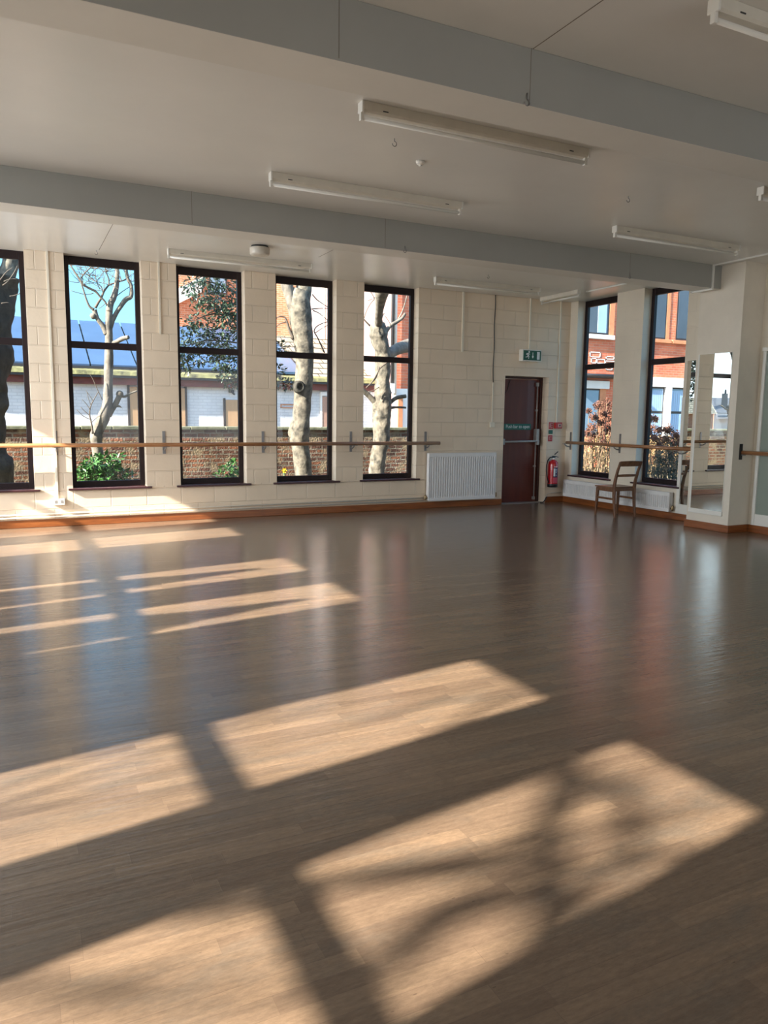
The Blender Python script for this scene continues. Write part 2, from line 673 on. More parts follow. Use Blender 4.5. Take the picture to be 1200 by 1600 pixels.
    lk(co.outputs['Object'], mpv.inputs[0])
    lk(mpv.outputs[0], v.inputs['Vector'])
    mv = t.nodes.new('ShaderNodeMapRange')
    mv.inputs[1].default_value = .03
    mv.inputs[2].default_value = .05
    mv.inputs[3].default_value = .55
    mv.inputs[4].default_value = 0
    lk(v.outputs['Distance'], mv.inputs[0])
    m2 = t.nodes.new('ShaderNodeMix')
    m2.data_type = 'RGBA'
    m2.inputs[7].default_value = (.06, .04, .03, 1)
    lk(mv.outputs[0], m2.inputs[0])
    lk(mm.outputs[2], m2.inputs[6])
    fg = t.nodes.new('ShaderNodeTexNoise')
    fg.inputs['Scale'].default_value = 1.0
    fg.inputs['Detail'].default_value = 5
    fg.inputs['Roughness'].default_value = .75
    mpf = t.nodes.new('ShaderNodeMapping')
    mpf.inputs['Scale'].default_value = (26, 80, 1)
    lk(co.outputs['Object'], mpf.inputs[0])
    lk(mpf.outputs[0], fg.inputs['Vector'])
    mf = t.nodes.new('ShaderNodeMapRange')
    mf.inputs[1].default_value = .3
    mf.inputs[2].default_value = .7
    mf.inputs[3].default_value = .80
    mf.inputs[4].default_value = 1.17
    lk(fg.outputs[0], mf.inputs[0])
    sc_ = t.nodes.new('ShaderNodeVectorMath')
    sc_.operation = 'SCALE'
    lk(m2.outputs[2], sc_.inputs[0])
    lk(mf.outputs[0], sc_.inputs['Scale'])
    lk(sc_.outputs[0], p.inputs['Base Color'])
    # sheen
    rr = t.nodes.new('ShaderNodeMapRange')
    rr.inputs[3].default_value = .15
    rr.inputs[4].default_value = .27
    lk(g.outputs[0], rr.inputs[0])
    lk(rr.outputs[0], p.inputs['Roughness'])
    p.inputs['Specular IOR Level'].default_value = 1.0
    mpb = t.nodes.new('ShaderNodeMapping')
    mpb.inputs['Scale'].default_value = (4.0, 46, 1)
    nb = t.nodes.new('ShaderNodeTexNoise')
    nb.inputs['Scale'].default_value = 1.0
    nb.inputs['Detail'].default_value = 3
    lk(co.outputs['Object'], mpb.inputs[0])
    lk(mpb.outputs[0], nb.inputs['Vector'])
    hb = t.nodes.new('ShaderNodeMath')
    hb.operation = 'MULTIPLY_ADD'
    hb.inputs[1].default_value = -.25
    lk(br.outputs['Fac'], hb.inputs[0])
    lk(nb.outputs[0], hb.inputs[2])
    bp = t.nodes.new('ShaderNodeBump')
    bp.inputs['Strength'].default_value = .25
    bp.inputs['Distance'].default_value = .006
    lk(hb.outputs[0], bp.inputs['Height'])
    lk(bp.outputs[0], p.inputs['Normal'])
    return m


M['floor'] = floor_material()
# outdoors
M['bark'] = mat('pale_smooth_bark', (.24, .22, .185), .85, col2=(.095, .09, .08), vscale=9, vstretch=(1, 1, .8), bump=.7, bscale=14, spec=.2)
M['bark_mottled'] = mat('mottled_lichen_bark', (.24, .22, .175), .9, col2=(.045, .045, .04), vscale=11, vstretch=(1, 1, .8), bump=1.0, bscale=9, spec=.2)
M['bark_dark'] = mat('dark_rough_bark', (.085, .082, .072), .95, col2=(.035, .036, .032), vscale=10, vstretch=(1, 1, .5), bump=1.0, bscale=14, spec=.1)
M['twig'] = mat('bare_twig', (.125, .108, .09), .85, spec=.2)
M['holly'] = mat('glossy_dark_holly_leaf', (.07, .12, .075), .25, col2=(.025, .05, .035), vscale=7, spec=.8)
M['laurel'] = mat('glossy_mid_green_leaf', (.075, .20, .05), .35, col2=(.035, .11, .03), vscale=9, spec=.5)
M['evergreen'] = mat('dark_shrub_leaf', (.035, .06, .045), .5, col2=(.015, .028, .02), vscale=9, spec=.3)
M['conifer'] = mat('conifer_foliage', (.03, .06, .025), .7, col2=(.015, .03, .013), vscale=9, spec=.2)
M['hydrangea'] = mat('dry_brown_flower_head', (.20, .105, .075), .9, col2=(.085, .04, .032), vscale=16, spec=.1)
M['cane'] = mat('dry_cane', (.30, .23, .15), .85, col2=(.12, .085, .055), vscale=6, spec=.15)
M['tan_leaf'] = mat('dry_tan_leaf', (.50, .34, .16), .85, col2=(.26, .17, .085), vscale=8, spec=.15)
M['yellow'] = mat('yellow_petal', (.75, .60, .02), .6)
M['soil'] = mat('garden_soil_and_dry_grass', (.25, .21, .125), .95, col2=(.12, .10, .06), vscale=2.5, bump=.6, bscale=9, spec=.1)
M['old_brick'] = brick_mat('weathered_garden_brick', (.215, .095, .055), (.085, .048, .038), (.21, .185, .145), .235, .079, .013, 'XZ', bump=1.0, dist=.03, var=.5, vscale=2.6, warp=.035,
                           col3=(.25, .20, .13), rough=.9, spec=.15, fine=.9, c3lo=.50)
M['coping'] = mat('mossy_stone_coping', (.22, .225, .16), .9, col2=(.10, .115, .07), vscale=4, bump=.5, bscale=14, spec=.15)
M['red_brick'] = brick_mat('red_facing_brick', (.66, .20, .105), (.52, .145, .085), (.50, .31, .23), .225, .075, .006, 'XZ', bump=.5, dist=.008, var=.22, vscale=1.6, rough=.85, spec=.2, fine=.3)
M['orange_brick'] = brick_mat('orange_gable_brick', (.40, .165, .09), (.32, .115, .06), (.40, .28, .21), .225, .075, .008, 'XZ', bump=.4, dist=.008, var=.2, vscale=1.1, rough=.85, spec=.2)
M['white_brick'] = brick_mat('whitewashed_brick', (.62, .64, .68), (.58, .60, .65), (.50, .52, .57), .225, .075, .008, 'XZ', bump=.5, dist=.01, var=.08, vscale=2, rough=.8, spec=.2, fine=.3)
M['white_render'] = mat('white_render', (.74, .745, .75), .8, var=.04, vscale=1.5)
M['stone_white'] = mat('white_painted_stone', (.70, .70, .70), .6, var=.05, vscale=4)
M['fascia'] = mat('dull_red_fascia', (.14, .035, .03), .6, var=.3, vscale=4)
M['moss'] = mat('mossy_eaves', (.26, .26, .12), .95, col2=(.07, .07, .05), vscale=4, bump=.8, bscale=14, spec=.1)
M['gutter'] = mat('dark_gutter', (.03, .03, .035), .5)
M['tan_board'] = mat('tan_boarding', (.42, .26, .14), .7, var=.1, vscale=3, vstretch=(4, 1, 1))
M['pink_board'] = mat('dusty_pink_boarding', (.36, .22, .17), .7, var=.1, vscale=3, vstretch=(4, 1, 1))
M['solar'] = mat('blue_solar_glass', (.055, .095, .17), .14, spec=.6, var=.15, vscale=1.0)
M['slate_tile'] = brick_mat('pale_roof_tiles', (.34, .31, .23), (.27, .25, .19), (.04, .036, .03), .33, .17, .014, 'XZ', bump=.8, dist=.02, var=.2, vscale=3, rough=.8, spec=.2)
M['slate'] = mat('blue_grey_slates', (.075, .095, .13), .75, var=.15, vscale=2)
M['slate_dark'] = mat('sooty_chimney_brick', (.07, .075, .085), .8, var=.2, vscale=3)
M['win_glass'] = mat('sky_reflecting_pane', (.16, .24, .33), .12, spec=.8, var=.15, vscale=.7)
M['win_dark'] = mat('dark_grey_pane', (.06, .075, .10), .15, spec=.7, var=.2, vscale=.8)
M['blind'] = mat('pale_blue_blind', (.30, .45, .66), .6, var=.05, vscale=3)
M['win_frame'] = mat('dark_brown_window_timber', (.03, .022, .020), .5)
M['pinkstone'] = mat('orange_cut_brick_reveal', (.52, .22, .11), .8, var=.15, vscale=5)

# ------------------------------------------------------------------ room measures
YB, XR, XL, YF, H = 10.286, 8.536, -3.2, -4.0, 3.375
WT = 0.215
SILL = 0.478
WW, WP, WX0 = 0.912, 1.3514, -0.7042
BACK_WINS = [(WX0 + WP * i, WX0 + WP * i + WW) for i in range(-1, 5)]
RIGHT_WINS = [(9.195, 10.105), (7.797, 8.632)]
LEFT_WINS = [(c - .41, c + .41) for c in LEFT_WINDOWS]
DOOR = (7.24, 8.13, 2.117)

# ------------------------------------------------------------------ shell
b = MB()
b.box(XL - WT, XR + WT, YF - WT, YB + WT, -.12, 0)
st(b.build('floor', M['floor']))
b = MB()
b.box(XL - WT - .15, XR + WT + .15, YF - WT - .15, YB + WT + .15, H, H + .3)
ceil = st(b.build('ceiling', M['ceiling']))
b = MB()
for (xa, ya, xb, yb) in [(2.56, 2.6, 2.56, 3.48), (3.48, 7.25, 3.48, 8.98), (1.02, 7.25, 1.02, 9.9)]:
    b.box(xa - .0025, xa + .0025, ya, yb, H - .0012, H + .004)
b.build('board_joint', M['joint'], ceil)

# far wall
b = MB()
b.box(XL - WT, DOOR[0], YB, YB + WT, 0, SILL, 0)
xs = [XL - WT] + [v for w in BACK_WINS for v in w]
for i in range(0, len(xs), 2):
    b.box(xs[i], xs[i + 1] if i + 1 < len(xs) else xs[i] + 1, YB, YB + WT, SILL, H, 1) if i + 1 < len(xs) else None
b.box(BACK_WINS[-1][1], DOOR[0], YB, YB + WT, SILL, H, 0)
b.box(DOOR[0], DOOR[1], YB, YB + WT, DOOR[2], H, 0)
b.box(DOOR[1], XR, YB, YB + WT, 0, H, 0)
st(b.build('wall_back', [M['block_x'], M['block_pier']]))
# right wall
b = MB()
b.box(XR, XR + WT, YF - WT, YB + WT, 0, SILL)
ys = [YF - WT, RIGHT_WINS[1][0], RIGHT_WINS[1][1], RIGHT_WINS[0][0], RIGHT_WINS[0][1], YB + WT]
for i in range(0, 6, 2):
    b.box(XR, XR + WT, ys[i], ys[i + 1], SILL, H)
st(b.build('wall_right', M['block_y']))
# pillar with its own corner
b = MB()
b.box(8.16, XR, 6.60, 7.265, 0, H)
st(b.build('wall_pillar', M['plaster']))
# left wall (out of the picture; it lets the sun in)
b = MB()
b.box(XL - WT, XL, YF - WT, YB, 0, SILL)
ys = [YF - WT] + [v for w in LEFT_WINS for v in w] + [YB]
for i in range(0, len(ys), 2):
    b.box(XL - WT, XL, ys[i], ys[i + 1], SILL, H)
st(b.build('wall_left', M['block_y']))
b = MB()
b.box(XL, XR, YF - WT, YF, 0, H)
st(b.build('wall_front', M['block_x']))

# beams
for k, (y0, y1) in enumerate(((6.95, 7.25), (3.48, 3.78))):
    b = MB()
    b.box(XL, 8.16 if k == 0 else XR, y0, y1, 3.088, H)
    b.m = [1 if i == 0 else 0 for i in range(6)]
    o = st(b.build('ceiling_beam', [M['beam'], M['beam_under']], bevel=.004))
    b = MB()
    for xj in ((3.4, 6.62, 1.5) if k == 0 else (2.55, 1.45)):
        b.box(xj - .0015, xj + .0015, y0 - .0012, y0 + .01, 3.10, H)
    b.build('board_joint', M['joint'], o)

# skirtings
def skirting(name, x0, x1, y0, y1):
    q = MB()
    q.box(x0, x1, y0, y1, 0, .098)
    st(q.build(name, M['skirting'], bevel=.006))


skirting('baseboard_back', XL, DOOR[0] - .005, YB - .02, YB)
skirting('baseboard_back.001', DOOR[1] + .005, XR - .02, YB - .02, YB)
skirting('baseboard_right', XR - .02, XR, 7.27, YB)
skirting('baseboard_right.001', XR - .02, XR, YF, 6.595)
skirting('baseboard_pillar', 8.14, 8.16, 6.58, 7.285)
skirting('baseboard_pillar.001', 8.16, XR - .02, 6.58, 6.60)
skirting('baseboard_left', XL, XL + .02, YF, YB - .02)


# ------------------------------------------------------------------ windows
def make_window(n, side, a0, a1, glass):
    root = struct('window_%d' % n)

    def bx(mb, u0, u1, v0, v1, z0, z1):
        if side == 'back':
            mb.box(u0, u1, YB + v0, YB + v1, z0, z1)
        elif side == 'right':
            mb.box(XR + v0, XR + v1, u0, u1, z0, z1)
        else:
            mb.box(XL - v0, XL - v1, u0, u1, z0, z1)
    f = MB()
    v0, v1 = .15, .205
    e_ = .001
    bx(f, a0 + e_, a0 + .062, v0, v1, SILL + .002, H - e_)
    bx(f, a1 - .062, a1 - e_, v0, v1, SILL + .002, H - e_)
    bx(f, a0 + .062, a1 - .062, v0, v1, H - .10, H - e_)
    bx(f, a0 + .062, a1 - .062, v0, v1, SILL + .002, SILL + .075)
    bx(f, a0 + .062, a1 - .062, v0 + .004, v1, 2.25, 2.335)
    f.build('window_frame', M['frame'], root, bevel=.004)
    for (z0, z1) in ((SILL + .075, 2.25), (2.335, H - .10)):
        g = MB()
        bx(g, a0 + .062, a1 - .062, .178, .184, z0, z1)
        g.build('window_pane', glass, root)
    s = MB()
    bx(s, a0 - .055, a1 + .06, -.035, 0, SILL - .026, SILL)
    bx(s, a0 + e_, a1 - e_, 0, .145, SILL - .02, SILL + .0015)
    s.build('window_sill', M['sill'], root, bevel=.006)
    return root


n = 1
for a in BACK_WINS:
    make_window(n, 'back', a[0], a[1], M['glass'])
    n += 1
for a in RIGHT_WINS:
    make_window(n, 'right', a[0], a[1], M['glass'])
    n += 1
for a in LEFT_WINS:
    make_window(n, 'left', a[0], a[1], M['glass_clear'])
    n += 1

# ------------------------------------------------------------------ fire door
dr = struct('door_1')
yd = YB + .17
b = MB()
b.box(DOOR[0] + .002, DOOR[0] + .035, yd - .01, yd + .09, 0, DOOR[2] - .002)
b.box(DOOR[1] - .05, DOOR[1] - .002, yd - .01, yd + .09, 0, DOOR[2] - .002)
b.box(DOOR[0] + .035, DOOR[1] - .05, yd - .01, yd + .09, DOOR[2] - .035, DOOR[2] - .002)
b.build('door_frame', M['door_frame'], dr, bevel=.003)
b = MB()
b.box(DOOR[0] + .038, DOOR[1] - .053, yd + .01, yd + .055, .008, DOOR[2] - .04)
b.build('door_panel', M['door'], dr, bevel=.002)
b = MB()
b.box(DOOR[0], DOOR[1], YB + .01, yd + .1, 0, .006)
b.build('door_threshold', M['grey_paint'], dr)
b = MB()
b.tube([(7.31, yd - .075, 1.035), (8.01, yd - .075, 1.045)], .017, 12)
b.box(7.292, 7.335, yd - .09, yd + .01, .99, 1.085)
b.build('push_bar', M['grey_paint'], dr, bevel=.004)
b = MB()
b.box(7.985, 8.045, yd - .08, yd + .01, 1.03, 1.25)
b.box(7.99, 8.04, yd - .095, yd - .03, .98, 1.06)
b.build('latch_housing', M['grey_paint'], dr, bevel=.008)
b = MB()
b.tube([(8.015, yd - .02, 1.25), (8.015, yd - .02, 1.99)], .010, 10)
b.tube([(8.015, yd - .02, 1.0), (8.015, yd - .02, .06)], .010, 10)
b.box(7.995, 8.035, yd - .035, yd + .01, 1.97, 2.03)
b.box(7.995, 8.035, yd - .035, yd + .01, .04, .09)
b.box(7.998, 8.032, yd - .03, yd + .01, .60, .63)
b.box(7.998, 8.032, yd - .03, yd + .01, 1.55, 1.58)
b.build('bolt_rod', M['grey_paint'], dr)
b = MB()
b.tube([(7.30, yd + .004, 1.86), (7.33, yd + .002, 1.84), (7.37, yd + .002, 1.845), (7.42, yd + .002, 1.90), (7.44, yd + .003, 2.0), (7.47, yd + .005, 2.05)], .004, 6)
b.build('loose_cable', M['black_rubber'], dr)
b = MB()
b.box(7.375, 7.925, yd + .005, yd + .0105, 1.235, 1.335)
sg = b.build('door_sign', M['sign_teal'], dr)


def text_mesh(name, s, size, loc, rot, m, parent, sx_=1.0, extr=.0008, align='CENTER'):
    cu = bpy.data.curves.new(name, 'FONT')
    cu.body = s
    cu.size = size
    cu.extrude = extr
    cu.align_x = align
    cu.align_y = 'CENTER'
    tmp = bpy.data.objects.new(name, cu)
    COL.objects.link(tmp)
    bpy.context.view_layer.update()
    me = bpy.data.meshes.new_from_object(tmp.evaluated_get(bpy.context.evaluated_depsgraph_get()))
    bpy.data.objects.remove(tmp)
    bpy.data.curves.remove(cu)
    me.materials.clear()
    me.materials.append(m)
    o = bpy.data.objects.new(name, me)
    COL.objects.link(o)
    o.location = loc
    o.rotation_euler = rot
    o.scale = (sx_, 1, 1)
    o.parent = parent
    return o


text_mesh('sign_lettering', 'Push bar to open', .082, (7.652, yd + .0045, 1.287), (math.pi / 2, 0, 0), M['sign_white'], sg, .86)


# ------------------------------------------------------------------ radiators
def make_radiator(name, label, length, z0, z1, pitch, loc, rotz):
    """front faces local -y, runs along local +x"""
    root = thing(name, label, 'radiator', loc, rotz)
    q = MB()
    pts = [(0.0, 0.0)]
    nn = int(length / pitch)
    pt = length / nn
    for i in range(nn):
        x = i * pt
        pts += [(x + pt * .16, 0.0), (x + pt * .38, -.012), (x + pt * .70, -.012), (x + pt * .92, .0)]
    pts.append((length, 0.0))
    vs, fs = [], []
    zz = [z0 + .0, z0 + .045, z0 + .065, z1 - .065, z1 - .045, z1]
    for zi, z in enumerate(zz):
        for (x, d) in pts:
            vs.append((x, -.012 if zi in (0, 1, 4, 5) else (-.012 if d < 0 else .012), z))
    k = len(pts)
    for zi in range(len(zz) - 1):
        for i in range(k - 1):
            fs.append((zi * k + i, zi * k + i + 1, (zi + 1) * k + i + 1, (zi + 1) * k + i))
    q.add(vs, fs)
    q.box(0, length, .015, .022, z0, z1)
    q.build('radiator_panel', M['white_metal'], root)
    q = MB()
    q.box(-.012, 0, -.014, .06, z0 + .008, z1 - .004)
    q.box(length, length + .012, -.014, .06, z0 + .008, z1 - .004)
    q.box(-.012, length + .012, -.014, .06, z1 - .004, z1 + .008)
    q.build('radiator_casing', M['white_metal'], root, bevel=.003)
    for xx in (-.045, length + .045):
        q = MB()
        q.tube([(xx * 1.0, .025, z0 + .05), (.0 if xx < 0 else length, .025, z0 + .05)], .011, 10)
        q.lathe([(.016, -.03), (.020, -.02), (.020, .03), (.014, .045)], (xx, .025, z0 + .05), 12)
        q.build('radiator_valve', M['brass'], root)
    return root


make_radiator('panel_radiator', 'tall white ribbed radiator on the blockwork between windows and exit door', 1.235, .122, .862, .0415, (5.80, YB - .085, 0), 0)
make_radiator('panel_radiator', 'low wide white radiator under the two corner windows behind the chair', 2.32, .112, .385, .040, (XR - .085, 10.17, 0), -math.pi / 2)

# ------------------------------------------------------------------ barres
def bracket_bm(root, pos, side, m):
    q = MB()
    if side == 'back':
        x = pos
        q.box(x - .02, x + .02, YB - .007, YB, .905, 1.205)
        q.build('bracket_plate', m, root, bevel=.002)
        q = MB()
        q.tube([(x, YB - .004, .955), (x + .0, YB - .07, .962), (x + .0, YB - .115, .985), (x, YB - .13, 1.01)], .010, 8)
        q.box(x - .045, x + .045, YB - .145, YB - .115, .999, 1.006)
        q.build('bracket_arm', M['steel'], root)
    else:
        y = pos
        xx = XR
        q.box(xx - .007, xx, y - .02, y + .02, .905, 1.205)
        q.build('bracket_plate', m, root, bevel=.002)
        q = MB()
        q.tube([(xx - .004, y, .955), (xx - .07, y, .962), (xx - .115, y, .985), (xx - .13, y, 1.01)], .010, 8)
        q.box(xx - .145, xx - .115, y - .045, y + .045, .999, 1.006)
        q.build('bracket_arm', M['steel'], root)


ba = thing('ballet_barre', 'long wooden ballet barre on brackets crossing the row of tall windows', 'barre')
b = MB()
b.tube([(XL + .05, YB - .13, 1.03), (2.0, YB - .13, 1.03), (5.955, YB - .13, 1.03)], .026, 16)
b.build('rail', M['rail'], ba)
for x in (-2.2, -.88, .47, 1.79, 3.15, 4.50, 5.77):
    bracket_bm(ba, x, 'back', M['steel'])
ba = thing('ballet_barre', 'wooden ballet barre across the two corner windows ending at the pillar', 'barre')
b = MB()
b.tube([(XR - .13, 10.10, 1.03), (XR - .13, 7.27, 1.03)], .026, 16)
b.build('rail', M['rail_y'], ba)
for y in (10.15, 8.98, 7.74):
    bracket_bm(ba, y, 'right', M['steel'])
ba = thing('ballet_barre', 'wooden ballet barre starting at the pillar and passing the green-grey panel', 'barre')
b = MB()
b.tube([(8.32, 6.595, 1.03), (8.32, YF + .1, 1.03)], .026, 16)
b.build('rail', M['rail_y'], ba)
b = MB()
b.box(8.275, 8.325, 6.588, 6.60, .94, 1.14)
b.build('bracket_plate', M['dark'], ba, bevel=.002)
b = MB()
b.box(8.30, 8.34, 6.55, 6.59, .995, 1.005)
b.build('bracket_arm', M['steel'], ba)

# ------------------------------------------------------------------ mirrors and panel
mi = thing('wall_mirror', 'tall mirror on the pillar face reflecting a window and sky', 'mirror')
b = MB()
b.box(8.150, 8.1545, 6.70, 7.20, .262, 2.285)
b.build('mirror_glass', M['mirror'], mi)
b = MB()
b.box(8.1545, 8.16, 6.695, 7.205, .255, 2.29)
b.build('mirror_backing', M['white_plastic'], mi)
b = MB()
b.box(8.138, 8.16, 6.69, 7.225, .205, .262)
b.box(8.146, 8.16, 7.2, 7.222, .262, 2.285)
b.build('mirror_frame', M['trunking'], mi, bevel=.003)
mi = thing('wall_mirror', 'narrow mirror on the wall between the corner window and the pillar', 'mirror')
b = MB()
b.box(XR - .011, XR - .0065, 7.275, 7.735, .235, 2.255)
b.build('mirror_glass', M['mirror'], mi)
b = MB()
b.box(XR - .0065, XR, 7.272, 7.735, .23, 2.26)
b.build('mirror_backing', M['white_plastic'], mi)
b = MB()
b.box(XR - .022, XR, 7.272, 7.79, .10, .235)
b.box(XR - .02, XR, 7.735, 7.79, .235, 1.75)
b.build('mirror_frame', M['trunking'], mi, bevel=.003)
pn = thing('wall_panel', 'pale green-grey panel in a white frame on the wall beyond the pillar', 'panel')
b = MB()
b.box(XR - .014, XR - .004, 3.9, 6.49, .245, 2.30)
b.build('panel_board', M['panel_green'], pn)
b = MB()
b.box(XR - .035, XR, 6.49, 6.53, .10, 2.33)
b.box(XR - .035, XR, 3.86, 3.9, .10, 2.33)
b.box(XR - .05, XR, 3.86, 6.54, 2.30, 2.345)
b.box(XR - .03, XR, 3.9, 6.49, .10, .245)
b.build('panel_frame', M['trunking'], pn, bevel=.003)


# ------------------------------------------------------------------ chair
def make_chair():
    root = thing('wooden_chair', 'brown wooden chair with open ladder back standing before the low radiator', 'chair', (8.025, 8.31, 0), math.radians(-2))
    w = .20

    def bar(name, pts, sx_, sy_):
        """square section rail through pts"""
        q = MB()
        P = [Vector(p) for p in pts]
        vs, fs = [], []
        for i, p in enumerate(P):
            k = sx_[i] if hasattr(sx_, '__len__') else sx_
            l = sy_[i] if hasattr(sy_, '__len__') else sy_
            for (a_, c_) in ((-1, -1), (1, -1), (1, 1), (-1, 1)):
                vs.append((p.x + a_ * k, p.y + c_ * l, p.z))
        for i in range(len(P) - 1):
            for k in range(4):
                k2 = (k + 1) % 4
                fs.append((i * 4 + k, i * 4 + k2, i * 4 + 4 + k2, i * 4 + 4 + k))
        fs.append((3, 2, 1, 0))
        m4 = (len(P) - 1) * 4
        fs.append((m4, m4 + 1, m4 + 2, m4 + 3))
        q.add(vs, fs)
        return q.build(name, M['chair'], root, bevel=.004)
    for s in (-1, 1):
        x = s * (w - .012)
        bar('leg', [(x, -.045, 0), (x, -.02, .16), (x, -.003, .32), (x, 0, .44), (x + s * .002, -.018, .55), (x + s * .004, -.06, .69), (x + s * .006, -.115, .825)],
            [.014, .016, .017, .018, .017, .016, .014], [.015, .018, .020, .022, .019, .017, .014])
        bar('leg', [(s * (w + .008), .36, 0), (s * (w + .002), .352, .2), (s * (w - .002), .345, .425)], [.013, .017, .019], [.013, .017, .019])
        q = MB()
        q.box(s * w - .009, s * w + .009, .01, .345, .255, .285)
        q.build('stretcher', M['chair'], root, bevel=.003)
        q = MB()
        q.box(s * w - .012, s * w + .012, .015, .34, .375, .43)
        q.build('seat_rail', M['chair'], root, bevel=.003)
    q = MB()
    q.box(-w + .012, w - .012, .333, .357, .375, .43)
    q.build('seat_rail', M['chair'], root, bevel=.003)
    q = MB()
    q.box(-w + .014, w - .014, -.012, .012, .385, .43)
    q.build('seat_rail', M['chair'], root, bevel=.003)
    q = MB()
    n_ = 9
    vs, fs = [], []
    for zz in (0, 1):
        for j in range(n_):
            for i in range(n_):
                u = i / (n_ - 1) * 2 - 1
                v = j / (n_ - 1)
                hw = .205 + .022 * v
                dz = -.012 * (1 - u * u) * math.sin(math.pi * v)
                vs.append((u * hw, .012 + v * .365, .430 + zz * .016 + dz))
    for j in range(n_ - 1):
        for i in range(n_ - 1):
            a_ = j * n_ + i
            fs.append((a_ + n_, a_ + n_ + 1, a_ + 1, a_))
            o_ = n_ * n_
            fs.append((o_ + a_, o_ + a_ + 1, o_ + a_ + n_ + 1, o_ + a_ + n_))
    o_ = n_ * n_
    rim = [i for i in range(n_)] + [j * n_ + n_ - 1 for j in range(1, n_)] + [(n_ - 1) * n_ + i for i in range(n_ - 2, -1, -1)] + [j * n_ for j in range(n_ - 2, 0, -1)]
    for i in range(len(rim)):
        j = (i + 1) % len(rim)
        fs.append((rim[i], rim[j], o_ + rim[j], o_ + rim[i]))
    q.add(vs, fs)
    q.build('seat', M['chair'], root)
    for nm, z0, z1, ya, yb in (('top_rail', .755, .83, -.088, -.118), ('back_slat', .60, .632, -.032, -.042)):
        q = MB()
        vs, fs = [], []
        nn = 8
        for i in range(nn + 1):
            u = -1 + 2 * i / nn
            bow = -.018 * (1 - u * u)
            xx = u * (w - .004)
            for (dy, zz) in ((-.011, z0), (.009, z0), (.009 + (yb - ya), z1), (-.011 + (yb - ya), z1)):
                vs.append((xx, ya + dy + bow, zz + (.006 * (1 - u * u) if zz == z1 else 0)))
        for i in range(nn):
            for k in range(4):
                k2 = (k + 1) % 4
                fs.append((i * 4 + k, i * 4 + 4 + k, i * 4 + 4 + k2, i * 4 + k2))
        fs.append((0, 1, 2, 3))
        fs.append((nn * 4 + 3, nn * 4 + 2, nn * 4 + 1, nn * 4))
        q.add(vs, fs)
        q.build(nm, M['chair'], root, bevel=.003)
    return root


make_chair()


# ------------------------------------------------------------------ ceiling lights
def make_batten(length=1.80):
    root = thing('fluorescent_light', '', 'ceiling light', (0, 0, 0), 0, 'fluorescent battens')
    q = MB()
    q.prism([(-length / 2, -.032, 0), (-length / 2, .032, 0), (-length / 2, .030, -.050), (-length / 2, .018, -.062), (-length / 2, -.018, -.062), (-length / 2, -.030, -.050)], (length, 0, 0))
    q.build('batten_body', M['batten'], root, bevel=.003)
    for s in (-1, 1):
        q = MB()
        q.box(s * length / 2 - .004, s * length / 2 + .012, -.034, .034, -.066, 0)
        q.box(s * (length / 2 - .008) - .012, s * (length / 2 - .008) + .012, -.014, .014, -.112, -.060)
        q.build('end_cap', M['white_plastic'], root, bevel=.004)
    q = MB()
    q.tube([(-length / 2 + .01, 0, -.093), (length / 2 - .01, 0, -.093)], .0135, 14)
    q.build('tube', M['tube'], root)
    for s in (-1, 1):
        q = MB()
        q.box(s * (length / 2 - .16) - .018, s * (length / 2 - .16) + .018, -.0335, -.030, -.046, -.040)
        q.build('fixing_clip', M['dark'], root)
    return root


proto = make_batten()
LIGHTS = [
    (2.93, 4.52, 'large fluorescent batten beside the near ceiling beam, with a hook below its end'),
    (2.85, 6.11, 'fluorescent batten beyond the small white ceiling dome, close before the far beam'),
    (2.64, 9.42, 'fluorescent batten over the tall windows beside the round drum fitting'),
    (6.29, 9.42, 'fluorescent batten over the blockwork between the windows and exit sign'),
    (6.46, 6.08, 'fluorescent batten at the pillar end of the far beam'),
    (6.60, 4.52, 'fluorescent batten cut by the picture edge below the near beam'),
    (3.90, 2.70, 'fluorescent batten showing only at the top corner above the near beam'),
]
for i, (x, y, lb) in enumerate(LIGHTS):
    o = proto if i == 0 else copy_tree(proto)
    o.location = (x, y, H)
    o['label'] = lb
o = copy_tree(proto)
o.location = (7.80, 9.68, H)
o.rotation_euler = (0, 0, math.pi / 2)
o.scale = (.5, 1, 1)
o['label'] = 'short fluorescent batten in the far corner beside the exit-sign conduit'

# round fittings on the ceiling
t = thing('drum_light', 'round drum light with black base beside the batten over the windows', 'ceiling light', (2.66, 8.75, H))
b = MB()
b.lathe([(.098, 0), (.098, -.02), (.09, -.022)], seg=28)
b.build('base', M['dark'], t)
b = MB()
b.lathe([(.112, -.02), (.116, -.03), (.116, -.085), (.105, -.102), (.05, -.106)], seg=32)
b.build('diffuser', M['drum'], t)
t = thing('ceiling_rose', 'small white round dome on the ceiling between two battens', 'ceiling rose', (2.89, 5.31, H))
b = MB()
b.lathe([(.036, 0), (.034, -.012), (.024, -.024), (.012, -.03)], seg=20)
b.build('dome', M['white_plastic'], t)
b = MB()
b.lathe([(.012, -.028), (.012, -.037), (.008, -.039)], (.0, .0, 0), 12)
b.build('boss', M['white_plastic'], t)


def hook(label, x, y, z, face=None):
    q = MB()
    pts = [(0, 0, .012), (0, 0, -.018)]
    for k in range(9):
        a_ = math.pi * .5 - k * math.pi * 1.5 / 8
        pts.append((.0 + .017 * math.cos(a_), 0, -.035 + .017 * math.sin(a_)))
    q.tube(pts, .003, 7)
    o_ = q.build('ceiling_hook', M['steel'])
    o_.location = (x, y, z)
    tag(o_, label, 'hook', 'ceiling hooks')
    return o_


